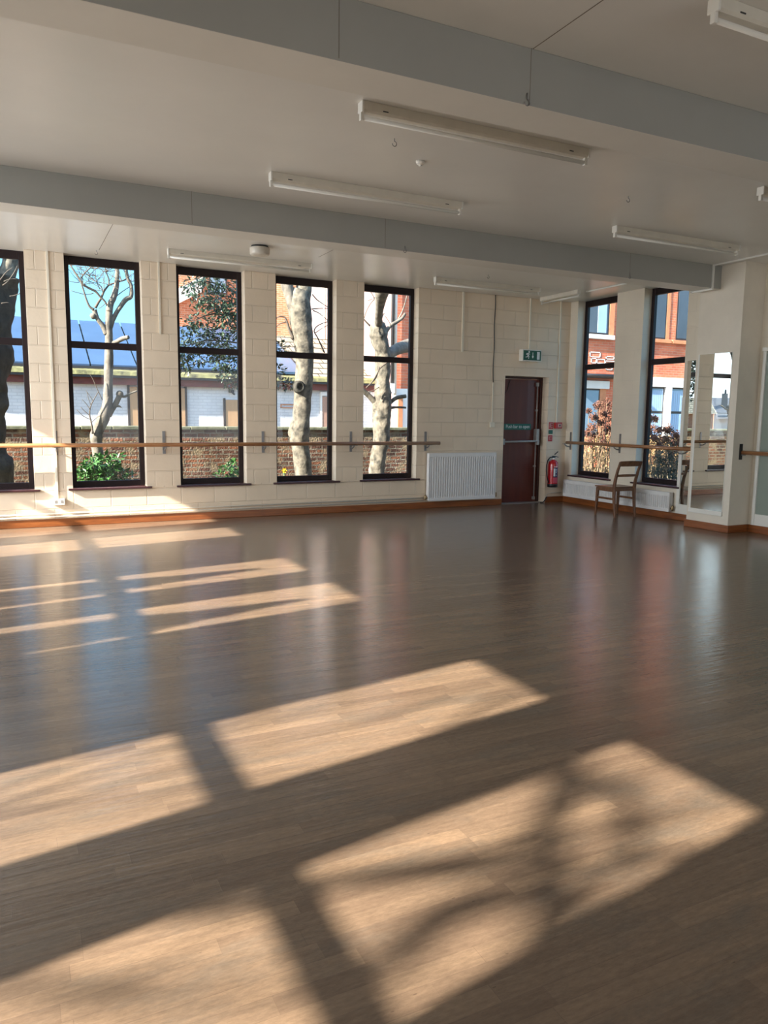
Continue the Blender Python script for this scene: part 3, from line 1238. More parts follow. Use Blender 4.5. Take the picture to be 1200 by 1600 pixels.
hook('dark wire hook beside the large near batten', 2.50, 4.98, H)
hook('small hook before the batten at the pillar end', 4.93, 5.24, H)
hook('small hook over the second tall window with bare tree', .99, 9.92, H)
hook('small hook above the batten near the exit sign', 5.93, 8.9, H)
hook('dark hook at the lower edge of the near beam, at its board joint', 2.53, 3.474, 3.135)
hook('dark hook at the lower edge of the far beam, mid length', 3.62, 6.944, 3.125)
hook('dark hook at the lower edge of the far beam near the pillar', 6.62, 6.944, 3.135)


# ------------------------------------------------------------------ conduits, cables, pipes, boxes
def conduit(name, label, segs, m, r=.0, w=.012):
    q = MB()
    for s in segs:
        q.box(*s)
    return tag(q.build(name, m, bevel=.002), label, 'conduit', 'wall conduits')


t = thing('wall_conduit', 'cream conduit running from ceiling to a socket box near the floor', 'conduit', group='wall conduits')
b = MB()
b.box(.447, .475, YB - .018, YB, .36, H)
b.build('conduit_run', M['conduit'], t, bevel=.003)
b = MB()
b.box(.40, .545, YB - .05, YB, .275, .355)
b.build('socket_box', M['white_plastic'], t, bevel=.005)
for xx in (.425, .495):
    b = MB()
    b.box(xx, xx + .03, YB - .0515, YB - .049, .30, .335)
    b.build('socket_face', M['grey_paint'], t)
conduit('wall_conduit', 'short cream conduit on the pier between second and third windows', [(1.765, 1.79, YB - .018, YB, 2.465, H)], M['conduit'])
conduit('wall_conduit', 'short cream conduit on the blockwork beside the last tall window', [(6.385, 6.42, YB - .018, YB, 2.455, H)], M['conduit'])
conduit('wall_conduit', 'cream conduit dropping from the ceiling to the exit sign', [(7.68, 7.705, YB - .018, YB, 2.56, H)], M['conduit'])
conduit('wall_conduit', 'cream conduit dropping to the red alarm call point', [(8.305, 8.33, YB - .018, YB, 1.365, H)], M['conduit'])
t = thing('wall_cable', 'dark cable down the blockwork to a small box beside the door', 'cable')
b = MB()
pts = []
for i in range(16):
    z = H - .002 - i * (H - 2.0) / 15
    pts.append((7.0 + .006 * math.sin(i * .9), YB - .006, z))
b.tube(pts, .0065, 8)
b.build('cable', M['dark'], t)
b = MB()
b.box(6.995, 7.012, YB - .01, YB, 1.36, 2.0)
b.build('cable_cover', M['conduit'], t)
b = MB()
b.box(6.955, 7.045, YB - .03, YB, 1.275, 1.36)
b.build('junction_box', M['conduit'], t, bevel=.004)
conduit('ceiling_trunking', 'white trunking along the ceiling stepping under the far beam beside the pillar',
        [(7.985, 8.01, 7.25, 9.3, H - .02, H), (7.985, 8.01, 7.25, 7.27, 3.07, H - .02), (7.985, 8.01, 6.93, 7.27, 3.066, 3.087), (7.985, 8.01, 6.93, 6.95, 3.087, H),
         (7.985, 8.01, YF, 6.93, H - .02, H)], M['trunking'])
t = thing('heating_pipe', 'twin painted heating pipes along the foot of the window wall', 'pipe')
for dz in (.13, .168):
    b = MB()
    b.tube([(XL + .02, YB - .028, dz), (2, YB - .028, dz), (5.74, YB - .028, dz)], .010, 10)
    b.build('pipe', M['pipe'], t)
t = thing('heating_pipe', 'thin pipe bending to the floor beside the exit door', 'pipe')
b = MB()
b.tube([(8.46, YB - .03, .165), (8.25, YB - .03, .165), (8.18, YB - .03, .155), (8.12, YB - .03, .09), (8.09, YB - .03, .012)], .008, 10)
b.build('pipe', M['pipe'], t)
b = MB()
b.tube([(8.14, YB - .05, .10), (8.11, YB - .05, .05), (8.06, YB - .06, .012), (8.0, YB - .06, .010)], .009, 10)
b.build('floor_cable', M['dark'], t)

# ------------------------------------------------------------------ fire things
t = thing('exit_sign', 'green running-man exit sign box over the red-brown door', 'exit sign')
b = MB()
b.box(7.497, 7.880, YB - .10, YB, 2.355, 2.545)
b.build('sign_box', M['white_plastic'], t, bevel=.008)
b = MB()
yy = YB - .1035
b.box(7.515, 7.865, yy, yy + .004, 2.372, 2.530)
face = b.build('sign_face', M['sign_green'], t)
b = MB()
ox, oz, k = 7.595, 2.45, .011
man = [
    [(-1.2, 2.2), (.6, 3.6), (2.4, 2.6), (1.0, -.4), (-.6, -.2)],           # torso
    [(.6, .3), (-.8, -1.6), (-3.6, -2.2), (-3.8, -3.1), (-.2, -2.8), (1.6, -.6)],  # trailing leg
    [(.0, -.2), (1.9, -1.6), (1.3, -5.2), (2.3, -5.2), (3.1, -1.0), (1.4, .8)],   # front leg
    [(.4, 3.6), (-2.0, 3.0), (-3.0, .8), (-2.1, .4), (-1.3, 2.0), (.4, 2.4)],     # back arm
    [(2.2, 2.8), (3.3, .9), (4.4, 1.4), (4.2, 2.2), (3.4, 1.9), (2.6, 3.4)],      # front arm
]
for poly in man:
    b.prism([(ox + x * k, yy, oz + z * k) for x, z in poly], (0, -.0015, 0))
hd = [(ox + 2.6 * k + .015 * math.cos(a_ * math.pi / 6), yy, oz + 5.0 * k + .015 * math.sin(a_ * math.pi / 6)) for a_ in range(12)]
b.prism(hd, (0, -.0015, 0))
b.build('sign_pictogram', M['sign_white'], face)
b = MB()
ax = 7.70
b.prism([(ax - .005, yy, 2.50), (ax + .005, yy, 2.50), (ax + .005, yy, 2.44), (ax - .005, yy, 2.44)], (0, -.0015, 0))
b.prism([(ax - .018, yy, 2.445), (ax + .018, yy, 2.445), (ax + .010, yy, 2.415), (ax, yy, 2.405), (ax - .010, yy, 2.415)], (0, -.0015, 0))
b.build('sign_arrow', M['sign_white'], face)
b = MB()
b.box(7.785, 7.838, yy - .0015, yy, 2.388, 2.512)
b.build('sign_doorway', M['sign_white'], face)

t = thing('fire_extinguisher', 'red fire extinguisher with black hose hung on the wall beside the door', 'fire extinguisher', (8.215, YB - .095, .27))
b = MB()
b.lathe([(.082, .03), (.084, .05), (.084, .385), (.078, .42), (.058, .448), (.028, .462), (.022, .47)], seg=32)
b.build('cylinder', M['red'], t)
b = MB()
b.lathe([(.080, 0), (.087, .004), (.087, .055), (.085, .06)], seg=32)
b.build('base_skirt', M['black_rubber'], t)
b = MB()
b.lathe([(.02, .462), (.022, .48), (.018, .50)], seg=16)
b.build('neck', M['white_metal'], t)
b = MB()
b.box(-.025, .03, -.014, .014, .498, .522)
b.prism([(-.02, -.008, .522), (.105, -.008, .503), (.105, -.008, .512), (.03, -.008, .53), (-.02, -.008, .534)], (0, .016, 0))
b.build('valve', M['black_rubber'], t, bevel=.002)
b = MB()
b.prism([(.025, -.008, .548), (.095, -.008, .598), (.090, -.008, .608), (.018, -.008, .560)], (0, .016, 0))
b.build('squeeze_handle', M['black_rubber'], t, bevel=.002)
b = MB()
cv = [(-.02, 0, .51), (-.07, 0, .505), (-.12, -.005, .46), (-.145, -.01, .38), (-.145, -.01, .28), (-.13, -.01, .19), (-.108, -.01, .12), (-.094, -.012, .075)]
b.tube(cv, .0105, 10)
b.build('hose', M['black_rubber'], t)
for nm, m, z0, z1, t0, t1 in (('label', M['label_dark'], .17, .335, -124, -66), ('label', M['label_red'], .075, .165, -126, -62), ('label', M['sign_white'], .345, .352, -114, -80)):
    b = MB()
    vs, fs = [], []
    nn = 10
    for i in range(nn + 1):
        th = math.radians(t0 + (t1 - t0) * i / nn)
        for z in (z0, z1):
            vs.append((.0848 * math.cos(th), .0848 * math.sin(th), z))
    for i in range(nn):
        fs.append((i * 2, i * 2 + 2, i * 2 + 3, i * 2 + 1))
    b.add(vs, fs, smooth=True)
    lb = b.build(nm, m, t)
    if m is M['label_dark']:
        b = MB()
        for (th0, th1, za, zb) in ((-121, -102, .19, .32), (-96, -76, .30, .31), (-96, -74, .275, .283), (-96, -80, .25, .258), (-96, -76, .205, .213)):
            vs, fs = [], []
            for i in range(5):
                th = math.radians(th0 + (th1 - th0) * i / 4)
                for z in (za, zb):
                    vs.append((.0852 * math.cos(th), .0852 * math.sin(th), z))
            for i in range(4):
                fs.append((i * 2, i * 2 + 2, i * 2 + 3, i * 2 + 1))
            b.add(vs, fs, smooth=True)
        b.build('label_print', M['sign_white'], lb)
b = MB()
b.box(-.03, .03, .083, .095, .30, .47)
b.build('wall_bracket', M['grey_paint'], t)

t = thing('alarm_call_point', 'red fire alarm call point box under the conduit in the corner', 'call point')
b = MB()
b.box(8.275, 8.415, YB - .045, YB, 1.262, 1.365)
b.build('housing', M['red_sign'], t, bevel=.005)
b = MB()
b.box(8.325, 8.40, YB - .0475, YB - .044, 1.283, 1.345)
b.build('break_glass', M['sign_pink'], t)
b = MB()
b.lathe([(.014, 0), (.014, .003)], (8.362, YB - .0475, 1.314), 16, axis='Y')
b.build('button', M['dark'], t)


def sign(label, x0, x1, z0, z1, m, marks, mm):
    root = thing('wall_sign', label, 'sign', group='fire signs')
    q = MB()
    q.box(x0, x1, YB - .006, YB, z0, z1)
    q.build('sign_plate', m, root)
    q = MB()
    for (u0, u1, v0, v1) in marks:
        q.box(x0 + (x1 - x0) * u0, x0 + (x1 - x0) * u1, YB - .0075, YB - .005, z0 + (z1 - z0) * v0, z0 + (z1 - z0) * v1)
    q.build('sign_print', mm, root)


sign('upper red fire sign with pale symbol and text beside the call point', 8.165, 8.255, 1.252, 1.368, M['red_sign'],
     [(.12, .22, .2, .85), (.30, .40, .2, .85), (.52, .88, .75, .85), (.52, .88, .45, .55), (.52, .88, .18, .28)], M['sign_pink'])
sign('small green sign between the two red signs', 8.163, 8.248, 1.168, 1.235, M['sign_green'], [(.15, .45, .35, .6), (.55, .85, .35, .6)], M['sign_teal'])
sign('lower red sign just above the barre end', 8.160, 8.245, 1.045, 1.148, M['red_sign'], [(.2, .8, .68, .76), (.2, .3, .25, .7), (.2, .8, .24, .30), (.5, .75, .45, .52)], M['sign_pink'])

# ================================================================== outdoors
b = MB()
b.box(-60, 60, YB + WT, 90, -.25, -.05)
b.box(-60, XL - WT, -30, YB + WT, -.25, -.05)
b.box(XR + WT, 60, -30, YB + WT, -.25, -.05)
st(b.build('ground', M['soil']))

# garden wall
gw = struct('garden_wall')
b = MB()
b.box(-30, 8.9, 14.0, 14.3, -.1, 1.145)
b.build('wall_body', M['old_brick'], gw)
b = MB()
q = -30.0
rr = random.Random(3)
while q < 8.9:
    l_ = rr.uniform(.5, .8)
    b.box(q, min(q + l_, 8.9) - .01, 13.955, 14.345, 1.145, 1.205 + rr.uniform(-.006, .006))
    q += l_
b.build('wall_coping', M['coping'], gw, bevel=.012)

# low outbuilding beyond the garden wall
ob = thing('outbuilding', 'low whitewashed outbuilding with red fascia and solar roof beyond the garden wall', 'building')
b = MB()
b.box(-1.4, 9.0, 19.0, 24.8, -.1, 2.30)
b.build('wall', M['white_brick'], ob)
b = MB()
b.box(-1.6, 9.02, 18.86, 18.99, 2.10, 2.30)
b.build('fascia', M['fascia'], ob)
b = MB()
b.prism([(-1.6, 18.72, 2.31), (-1.6, 19.0, 2.30), (-1.6, 19.2, 2.50), (-1.6, 18.76, 2.40)], (10.62, 0, 0))
b.build('eaves_moss', M['moss'], ob)
b = MB()
b.box(-1.6, 9.02, 18.74, 18.85, 2.255, 2.31)
b.build('gutter', M['gutter'], ob)
b = MB()
b.prism([(-1.6, 18.95, 2.42), (-1.6, 22.0, 3.78), (-1.6, 25.0, 2.42)], (10.62, 0, 0))
b.build('roof', M['slate_tile'], ob)
rx = -1.45
sl = (3.86 - 2.53) / (22.0 - 19.02)
while rx < 5.9:
    b = MB()
    b.prism([(rx, 19.02, 2.50), (rx, 19.02, 2.56), (rx, 22.0, 3.88), (rx, 22.0, 3.82)], (1.015, 0, 0))
    b.build('solar_panel', M['solar'], ob)
    rx += 1.05
b = MB()
b.box(-1.5, 6.0, 19.0, 19.06, 2.46, 2.52)
b.build('panel_rail', M['gutter'], ob)  # dark strip standing in for the shaded gap under the panels
for (x0, x1, z1, mm) in ((2.53, 3.83, 2.06, 'tan_board'), (4.84, 5.95, 1.80, 'tan_board'), (7.45, 8.55, 1.93, 'pink_board')):
    b = MB()
    b.box(x0, x1, 18.96, 19.02, .2, z1)
    b.build('boarded_door', M[mm], ob)
    for xt in (x0 - .05, x1):
        b = MB()
        b.box(xt, xt + .05, 18.95, 19.02, .2, z1 + .04)
        b.build('door_trim', M['win_frame'] if mm == 'tan_board' else M['white_render'], ob)
b = MB()
b.box(7.4, 8.9, 18.94, 19.02, 1.96, 2.06)
b.build('door_lintel', M['stone_white'], ob)
b = MB()
for (x0, x1, z0, z1) in ((6.30, 6.98, 1.70, 1.72), (6.30, 6.98, 1.62, 1.64), (6.30, 6.32, 1.62, 1.72), (6.96, 6.98, 1.62, 1.72)):
    b.box(x0, x1, 18.97, 19.0, z0, z1)
b.build('wall_vent', M['pinkstone'], ob)
b = MB()
b.box(4.93, 5.06, 18.93, 19.0, 1.98, 2.05)
b.tube([(5.0, 18.94, 2.0), (5.06, 18.9, 1.93)], .025, 8)
b.build('wall_lamp', M['gutter'], ob)

# gabled brick house behind
hs = thing('gabled_house', 'orange brick gabled house showing through the holly leaves behind the outbuilding', 'building')
b = MB()
b.prism([(5.0, 27, -.1), (9.7, 27, -.1), (9.7, 27, 6.9), (7.4, 27, 9.2), (5.0, 27, 6.9)], (1.2, 5.5, 0))
b.build('gable_wall', M['orange_brick'], hs)
b = MB()
b.prism([(4.95, 26.8, 5.0), (6.1, 26.8, 5.65), (6.1, 26.8, 6.15), (4.95, 26.8, 5.5)], (0, .22, 0))
b.build('verge_board', M['white_render'], hs)
b = MB()
b.prism([(4.9, 26.8, 6.85), (7.4, 26.8, 9.25), (9.7, 26.8, 6.95), (9.7, 26.8, 7.15), (7.4, 26.8, 9.45), (4.9, 26.8, 7.05)], (1.25, 5.8, 0))
b.build('roof', M['slate'], hs)
b = MB()
b.box(5.02, 7.0, 26.92, 27.02, 3.5, 4.3)
b.build('render_band', M['white_render'], hs)
b = MB()
b.box(6.35, 7.0, 26.93, 27.02, 5.6, 6.6)
wf = b.build('window', M['win_frame'], hs)
b = MB()
b.box(6.42, 6.93, 26.90, 26.94, 5.68, 6.52)
b.build('pane', M['win_glass'], wf)

# white rendered house
hs = thing('rendered_house', 'tall white rendered house wall rising behind the tiled end of the outbuilding', 'building')
b = MB()
b.prism([(9.0, 25.2, -.1), (13.9, 25.2, -.1), (13.9, 26.7, -.1), (9.6, 26.7, -.1)], (0, 0, 9.1))
b.build('wall', M['white_render'], hs)
b = MB()
b.prism([(8.98, 24.9, 9.0), (13.9, 24.9, 9.0), (13.9, 26.4, 10.0), (9.9, 26.4, 10.0)], (0, .25, .15))
b.build('roof', M['slate'], hs)
b = MB()
for px in (507, 516):
    xx = at(px, 480, 25.1).x
    b.tube([(xx, 25.1, 2), (xx, 25.1, 8.9)], .05, 10)
b.build('rain_pipe', M['stone_white'], hs)

# brick house corner with black downpipe
hs = thing('brick_house', 'red brick house corner with black downpipe seen through the last tall window', 'building')
xc = at(613, 560, 18.3).x
b = MB()
b.prism([(xc, 18.3, 2.18), (13.0, 18.3, 2.18), (13.0, 22.6, 2.18), (xc * 22.6 / 18.3 + .1, 22.6, 2.18)], (0, 0, 6.8))
b.build('wall', M['red_brick'], hs)
b = MB()
b.prism([(xc, 18.27, -.1), (13.0, 18.27, -.1), (13.0, 22.6, -.1), (xc * 22.6 / 18.3 + .1, 22.6, -.1)], (0, 0, 2.28))
b.build('lower_render', M['white_render'], hs)
b = MB()
b.box(xc + .16, xc + .30, 18.22, 18.28, .2, 2.0)
b.box(xc + .62, xc + .72, 18.22, 18.28, .2, 2.0)
b.build('orange_trim', M['pinkstone'], hs)
b = MB()
b.tube([(xc - .05, 18.2, 2.15), (xc - .05, 18.2, 9.0)], .045, 10)
b.build('downpipe', M['gutter'], hs)
b = MB()
b.tube([(xc + .05, 18.22, 2.0), (xc + .05, 18.22, 9.0)], .04, 10)
b.box(xc - .10, xc - .0, 18.12, 18.2, 2.05, 2.3)
b.build('white_pipe', M['stone_white'], hs)
b = MB()
b.prism([(xc - .1, 18.05, 8.98), (13.1, 18.05, 8.98), (13.1, 22.8, 8.98), (xc * 22.8 / 18.05, 22.8, 8.98)], (0, 0, .2))
b.build('roof_edge', M['slate'], hs)

# large brick building seen through the corner windows
YBk = 18.0
bk = thing('brick_building', 'red brick building with white stone window surrounds outside the corner windows', 'building')
b = MB()
b.box(14.2, 26, YBk, YBk + 8, -.1, 9)
b.build('wall', M['red_brick'], bk)
b = MB()
b.box(14.0, 26.2, YBk - .3, YBk + 8, 9, 9.25)
b.build('roof', M['slate'], bk)


def bwin(x0, x1, z0, z1, pane, frame='win_frame', bars=(), blind=False):
    q = MB()
    yv = YBk - .012
    q.box(x0, x1, yv, YBk + .05, z0, z1)
    wf_ = q.build('window', M[frame], bk)
    q = MB()
    zs = [z0 + .05] + list(bars) + [z1 - .05]
    for i in range(len(zs) - 1):
        q.box(x0 + .05, x1 - .05, yv - .006, yv + .004, zs[i] + (.035 if i else 0), zs[i + 1] - (.035 if i < len(zs) - 2 else 0))
    q.build('pane', M[pane], wf_)
    if blind:
        q = MB()
        xx = x0 + .07
        while xx < x1 - .13:
            for i in range(len(zs) - 1):
                q.box(xx, xx + .075, yv - .012, yv - .007, zs[i] + (.05 if i else .02), zs[i + 1] - .05)
            xx += .089
        q.build('vertical_blind', M['blind'], wf_)
    return wf_


w_ = bwin(15.0, 16.42, 3.96, 5.75, 'win_dark')
b = MB()
b.box(15.96, 16.30, YBk - .03, YBk - .018, 4.02, 5.7)
b.build('blind', M['blind'], w_)
bwin(15.0, 16.18, .9, 2.34, 'win_glass')
bwin(17.75, 18.78, 3.96, 5.75, 'win_dark')
bwin(19.22, 20.3, 3.98, 5.75, 'win_dark')
bwin(17.85, 18.86, .78, 2.46, 'win_glass', bars=(1.66,), blind=True)
bwin(19.12, 20.1, .78, 2.46, 'win_glass', bars=(1.66,), blind=True)
b = MB()
b.box(14.8, 16.58, YBk - .12, YBk, 3.82, 3.95)
b.build('stone_sill', M['stone_white'], bk, bevel=.01)
b = MB()
b.box(17.6, 18.95, YBk - .12, YBk, 3.84, 3.95)
b.box(19.0, 20.6, YBk - .12, YBk, 3.84, 3.95)
b.build('stone_sill', M['pinkstone'], bk, bevel=.01)
b = MB()
b.box(14.8, 16.50, YBk - .08, YBk, 2.34, 2.58)
b.build('lintel', M['stone_white'], bk, bevel=.01)
b = MB()
b.box(17.6, 20.5, YBk - .10, YBk, 2.46, 2.76)
b.box(18.86, 19.12, YBk - .10, YBk, .66, 2.46)
b.build('lintel', M['stone_white'], bk, bevel=.01)
b = MB()
b.box(17.6, 20.5, YBk - .14, YBk, .60, .76)
b.build('stone_sill', M['coping'], bk, bevel=.01)
b = MB()
b.box(16.42, 16.62, YBk - .02, YBk, 3.96, 5.75)
b.box(18.78, 18.92, YBk - .02, YBk, 3.96, 5.75)
b.box(16.18, 16.42, YBk - .02, YBk, .9, 2.34)
b.build('cut_brick_reveal', M['pinkstone'], bk)  # flat orange strips: sunlight on the right-hand reveals put into the colour
b = MB()
b.box(14.6, 16.75, YBk - .28, YBk, 2.66, 2.74)
b.tube([(14.6, YBk - .30, 2.72), (16.75, YBk - .30, 2.72)], .055, 10)
b.build('ledge_gutter', M['gutter'], bk)
b = MB()
for (x0, z0, ww, hh) in ((15.72, 3.28, .42, .16), (15.78, 3.10, .22, .16), (16.0, 3.10, .34, .14), (16.36, 3.24, .34, .10), (16.34, 3.08, .40, .12), (16.38, 2.92, .26, .08)):
    for (a0, a1, c0, c1) in ((0, ww, 0, .025), (0, ww, hh - .025, hh), (0, .025, 0, hh), (ww - .025, ww, 0, hh)):
        b.box(x0 + a0, x0 + a1, YBk - .012, YBk, z0 + c0, z0 + c1)
b.build('white_mortar_patch', M['stone_white'], bk)

# far houses seen in the pillar mirror
hs = thing('distant_house', 'distant slate-roofed house with tall chimney seen in the pillar mirror', 'building')
hc = Vector((4.0, 10.43, 0)) + Vector((-.7675, .640, 0)) * 62
ang = math.atan2(.640, -.7675) - math.pi / 2


def loc(o_):
    o_.location = (hc.x, hc.y, 0)
    o_.rotation_euler = (0, 0, ang)


loc(hs)
b = MB()
b.box(-9, 6, 0, 7, -.2, 2.2)
b.build('wall', M['white_render'], hs)
b = MB()
b.prism([(-9.4, -.4, 2.12), (-9.4, 3.5, 3.62), (-9.4, 7.4, 2.12)], (15.8, 0, 0))
b.build('roof', M['slate'], hs)
b = MB()
b.box(-.56, -.02, 1.2, 1.7, 2.6, 3.95)
b.box(-.42, -.24, 1.35, 1.55, 3.95, 4.35)
b.build('chimney', M['slate_dark'], hs)
b = MB()
b.box(-.75, .35, -1.2, -.1, 1.55, 2.05)
b.build('dormer', M['stone_white'], hs)
b = MB()
b.box(-.62, .22, -1.23, -1.19, 1.7, 1.86)
b.build('dormer_window', M['win_glass'], hs)
hs = thing('distant_house', 'distant pale-roofed house end beside the chimney house, seen in the pillar mirror', 'building')
loc(hs)
b = MB()
b.box(.5, 7, -9, -4, -.2, 2.0)
b.build('wall', M['orange_brick'], hs)
b = MB()
b.prism([(.25, -9.3, 1.95), (7, -9.3, 1.95), (7, -6.5, 3.25), (1.0, -6.5, 3.25)], (0, .3, .05))
b.build('roof', M['slate_tile'], hs)


# ------------------------------------------------------------------ trees
def spline(pts, rad, sub=5):
    P = [Vector(p) for p in pts]
    out, ro = [], []
    for i in range(len(P) - 1):
        p0, p1, p2, p3 = P[max(0, i - 1)], P[i], P[i + 1], P[min(len(P) - 1, i + 2)]
        for s in range(sub):
            t_ = s / sub
            out.append(.5 * ((2 * p1) + (-p0 + p2) * t_ + (2 * p0 - 5 * p1 + 4 * p2 - p3) * t_ ** 2 + (-p0 + 3 * p1 - 3 * p2 + p3) * t_ ** 3))
            ro.append(rad[i] + (rad[i + 1] - rad[i]) * t_)
    out.append(P[-1])
    ro.append(rad[-1])
    return out, ro


def px_limb(mb, y, pts, mi=0, wob=.1, seg=14, sub=5, wscale=6, dy=0.0, seed=0):
    """limb given by points (px, py, width in px); y is the distance it stands at, dy a drift along it"""
    P, R = [], []
    for i, (px, py, w) in enumerate(pts):
        yy = y + dy * i / max(1, len(pts) - 1)
        p = at(px, py, yy)
        P.append(p)
        dist = AX_F.dot(p - Vector((0, 0, EYE)))
        R.append(max(.004, w * .5 * dist / F_PX))
    P, R = spline(P, R, sub)
    mb.tube(P, R, seg, mi, wob, wscale, seed=seed)
    return P, R


def twigs(mb, start, direc, length, r, depth, rg, spread=.6, up=.15):
    n_ = 4
    p = Vector(start)
    d = Vector(direc).normalized()
    pts, rad = [p.copy()], [r]
    for i in range(n_):
        d = (d + Vector((rg.uniform(-1, 1), rg.uniform(-1, 1), rg.uniform(-1, 1))) * .22 + Vector((0, 0, up * .3))).normalized()
        p = p + d * length / n_
        pts.append(p.copy())
        rad.append(r * (1 - .75 * (i + 1) / n_))
    mb.tube(pts, rad, 6 if r > .02 else 5, cap=False)
    if depth > 0:
        for k in range(rg.choice((2, 3, 3))):
            i = rg.randint(1, n_)
            dd = (d + Vector((rg.uniform(-1, 1), rg.uniform(-1, 1), rg.uniform(-.6, 1))) * spread * 1.5).normalized()
            twigs(mb, pts[i], dd, length * rg.uniform(.5, .8), max(.0025, rad[i] * .75), depth - 1, rg, spread, up)


# slim pale tree behind the second window
Y2 = 12.2
t = thing('bare_tree', 'slim pale bare tree with forked top behind the second visible window', 'tree')
b = MB()
px_limb(b, Y2, [(152, 752, 17), (153.5, 716, 15), (151, 695, 17), (150.5, 681, 19), (156, 666, 17), (163, 650, 19), (168, 630, 15), (169, 605, 13.5), (170, 570, 13.5), (170.5, 535, 12.5), (170, 512, 11.5), (170.3, 493, 10.5), (171, 481, 10.5)], seed=1, wob=.09)
b.ball(at(150, 684, Y2), .085, wob=.5, sc=(1, 1, 1.3))
b.build('trunk', M['bark'], t)
b = MB()
px_limb(b, Y2, [(170.5, 487, 11), (173, 474, 9.5), (177.6, 464, 9), (181.5, 450, 8), (183, 435, 6.5), (183.5, 415, 6), (185, 380, 4.5), (188, 330, 3)], seed=2)
b.build('branch', M['bark'], t)
b = MB()
px_limb(b, Y2, [(172, 512, 8), (176, 500, 7.5), (185.5, 483, 7), (196.7, 468, 7.5), (204.6, 463, 6.5), (205, 447, 5.5), (200, 436, 5.5), (196.7, 420, 5), (194, 390, 3.5)], seed=3)
b.build('branch', M['bark'], t)
b = MB()
px_limb(b, Y2, [(167, 522, 9), (160.5, 509, 8), (153, 499, 6.5), (149.5, 491, 7), (147.5, 484, 7.5)], seed=4)
b.ball(at(146, 494, Y2), .04, wob=.4)
b.build('branch', M['bark'], t)
b = MB()
px_limb(b, Y2, [(172, 537, 6), (182, 534, 6.5), (192, 529, 7), (201, 527, 6)], seed=5, dy=-.2)
b.build('branch', M['bark'], t)
b = MB()
px_limb(b, Y2, [(169, 650, 10), (174, 641, 9), (180, 632, 8.5), (186, 620, 8), (188, 614, 8.5)], seed=6)
px_limb(b, Y2, [(188, 618, 6), (195, 619.5, 4), (203, 615, 3), (214, 611, 2.5)], seed=7)
px_limb(b, Y2, [(182, 634, 5), (187, 635, 3), (190, 637, 1)], seed=8)
b.ball(at(187.5, 616, Y2), .06, wob=.3)
b.build('branch', M['bark_mottled'], t)
b = MB()
LT = [
    [(147, 484, 5), (140, 479, 3.5), (135, 468, 3), (131, 455, 2.6), (128, 446, 2.4), (125, 436, 2.0), (110, 415, 1.6)],
    [(167.5, 477.5, 3), (163, 470, 3), (156, 463, 3.2), (150, 456, 3.6), (145, 453, 3.8), (137, 449, 3.6), (129, 444, 3.5), (125, 438, 3.2), (118, 427, 2.8), (110, 414, 2.6), (100, 395, 2)],
    [(149, 481, 5), (154, 472, 4.2), (158, 466, 4), (162, 456, 3.6), (167, 449, 3.2), (171, 445, 3), (180, 442, 2.6), (190, 439, 2.4), (197, 437, 2)],
    [(126, 435, 2.6), (134, 425, 2.2), (142, 417, 2), (147, 405, 1.6)],
    [(170, 446, 2.4), (170, 436, 2.2), (166, 426, 2), (164, 416, 1.8), (162, 400, 1.4)],
    [(146, 458, 1.4), (138, 460, 1.3), (128, 459, 1.2), (110, 454, 1)],
    [(124, 441, 1.3), (116, 441, 1.1), (105, 438, 1)],
    [(183, 462, 1.6), (192, 455, 1.4), (203, 448, 1.2), (215, 442, 1)],
    [(156, 452, 1.3), (151, 440, 1.2), (149, 428, 1.1), (149, 415, 1)],
    [(161, 457, 1.5), (158, 447, 1.2), (152, 443, 1), (141, 440, .9), (132, 430, .8)],
    [(165, 474, 1.2), (158, 480, 1), (154, 482, .8)],
    [(149, 430, 1), (142, 428, .9), (132, 422, .8), (120, 420, .7)],
    [(170, 440, 1), (176, 432, .9), (180, 420, .8)],
    [(145, 678, 4), (143, 662, 2.6), (140, 648, 2.2), (142, 634, 1.8), (148, 622, 1.4), (154, 612, 1.2)],
    [(141, 650, 1.5), (133, 643, 1.1), (126, 636, 1)], [(141, 640, 1.3), (134, 630, 1), (128, 624, .9)], [(142, 633, 1.2), (138, 622, 1), (136, 612, .8)],
    [(140, 655, 1.2), (130, 650, 1), (120, 640, .8)], [(160, 625, 1.4), (152, 608, 1.2), (145, 592, 1.1), (140, 584, 1)], [(146, 628, 1.2), (140, 618, .9), (134, 610, .7)],
    [(143, 660, 1.1), (152, 652, .9), (160, 648, .7)],
]
for i, l_ in enumerate(LT):
    px_limb(b, Y2 - .05 + .1 * ((i * 37) % 5 - 2) * .5, l_, wob=0, seg=6, sub=3)
rg = random.Random(21)
for (px, py, n_) in ((130, 445, 5), (112, 415, 4), (165, 425, 5), (148, 420, 6), (150, 440, 5), (190, 440, 4), (140, 430, 5), (185, 420, 4), (205, 440, 3), (162, 455, 4)):
    for k in range(n_):
        twigs(b, at(px, py, Y2 + rg.uniform(-.3, .3)), Vector((rg.uniform(-1, 1), rg.uniform(-.5, .5), rg.uniform(-.1, 1))), rg.uniform(.25, .5), .006, 1, rg)
b.build('twigs', M['twig'], t)

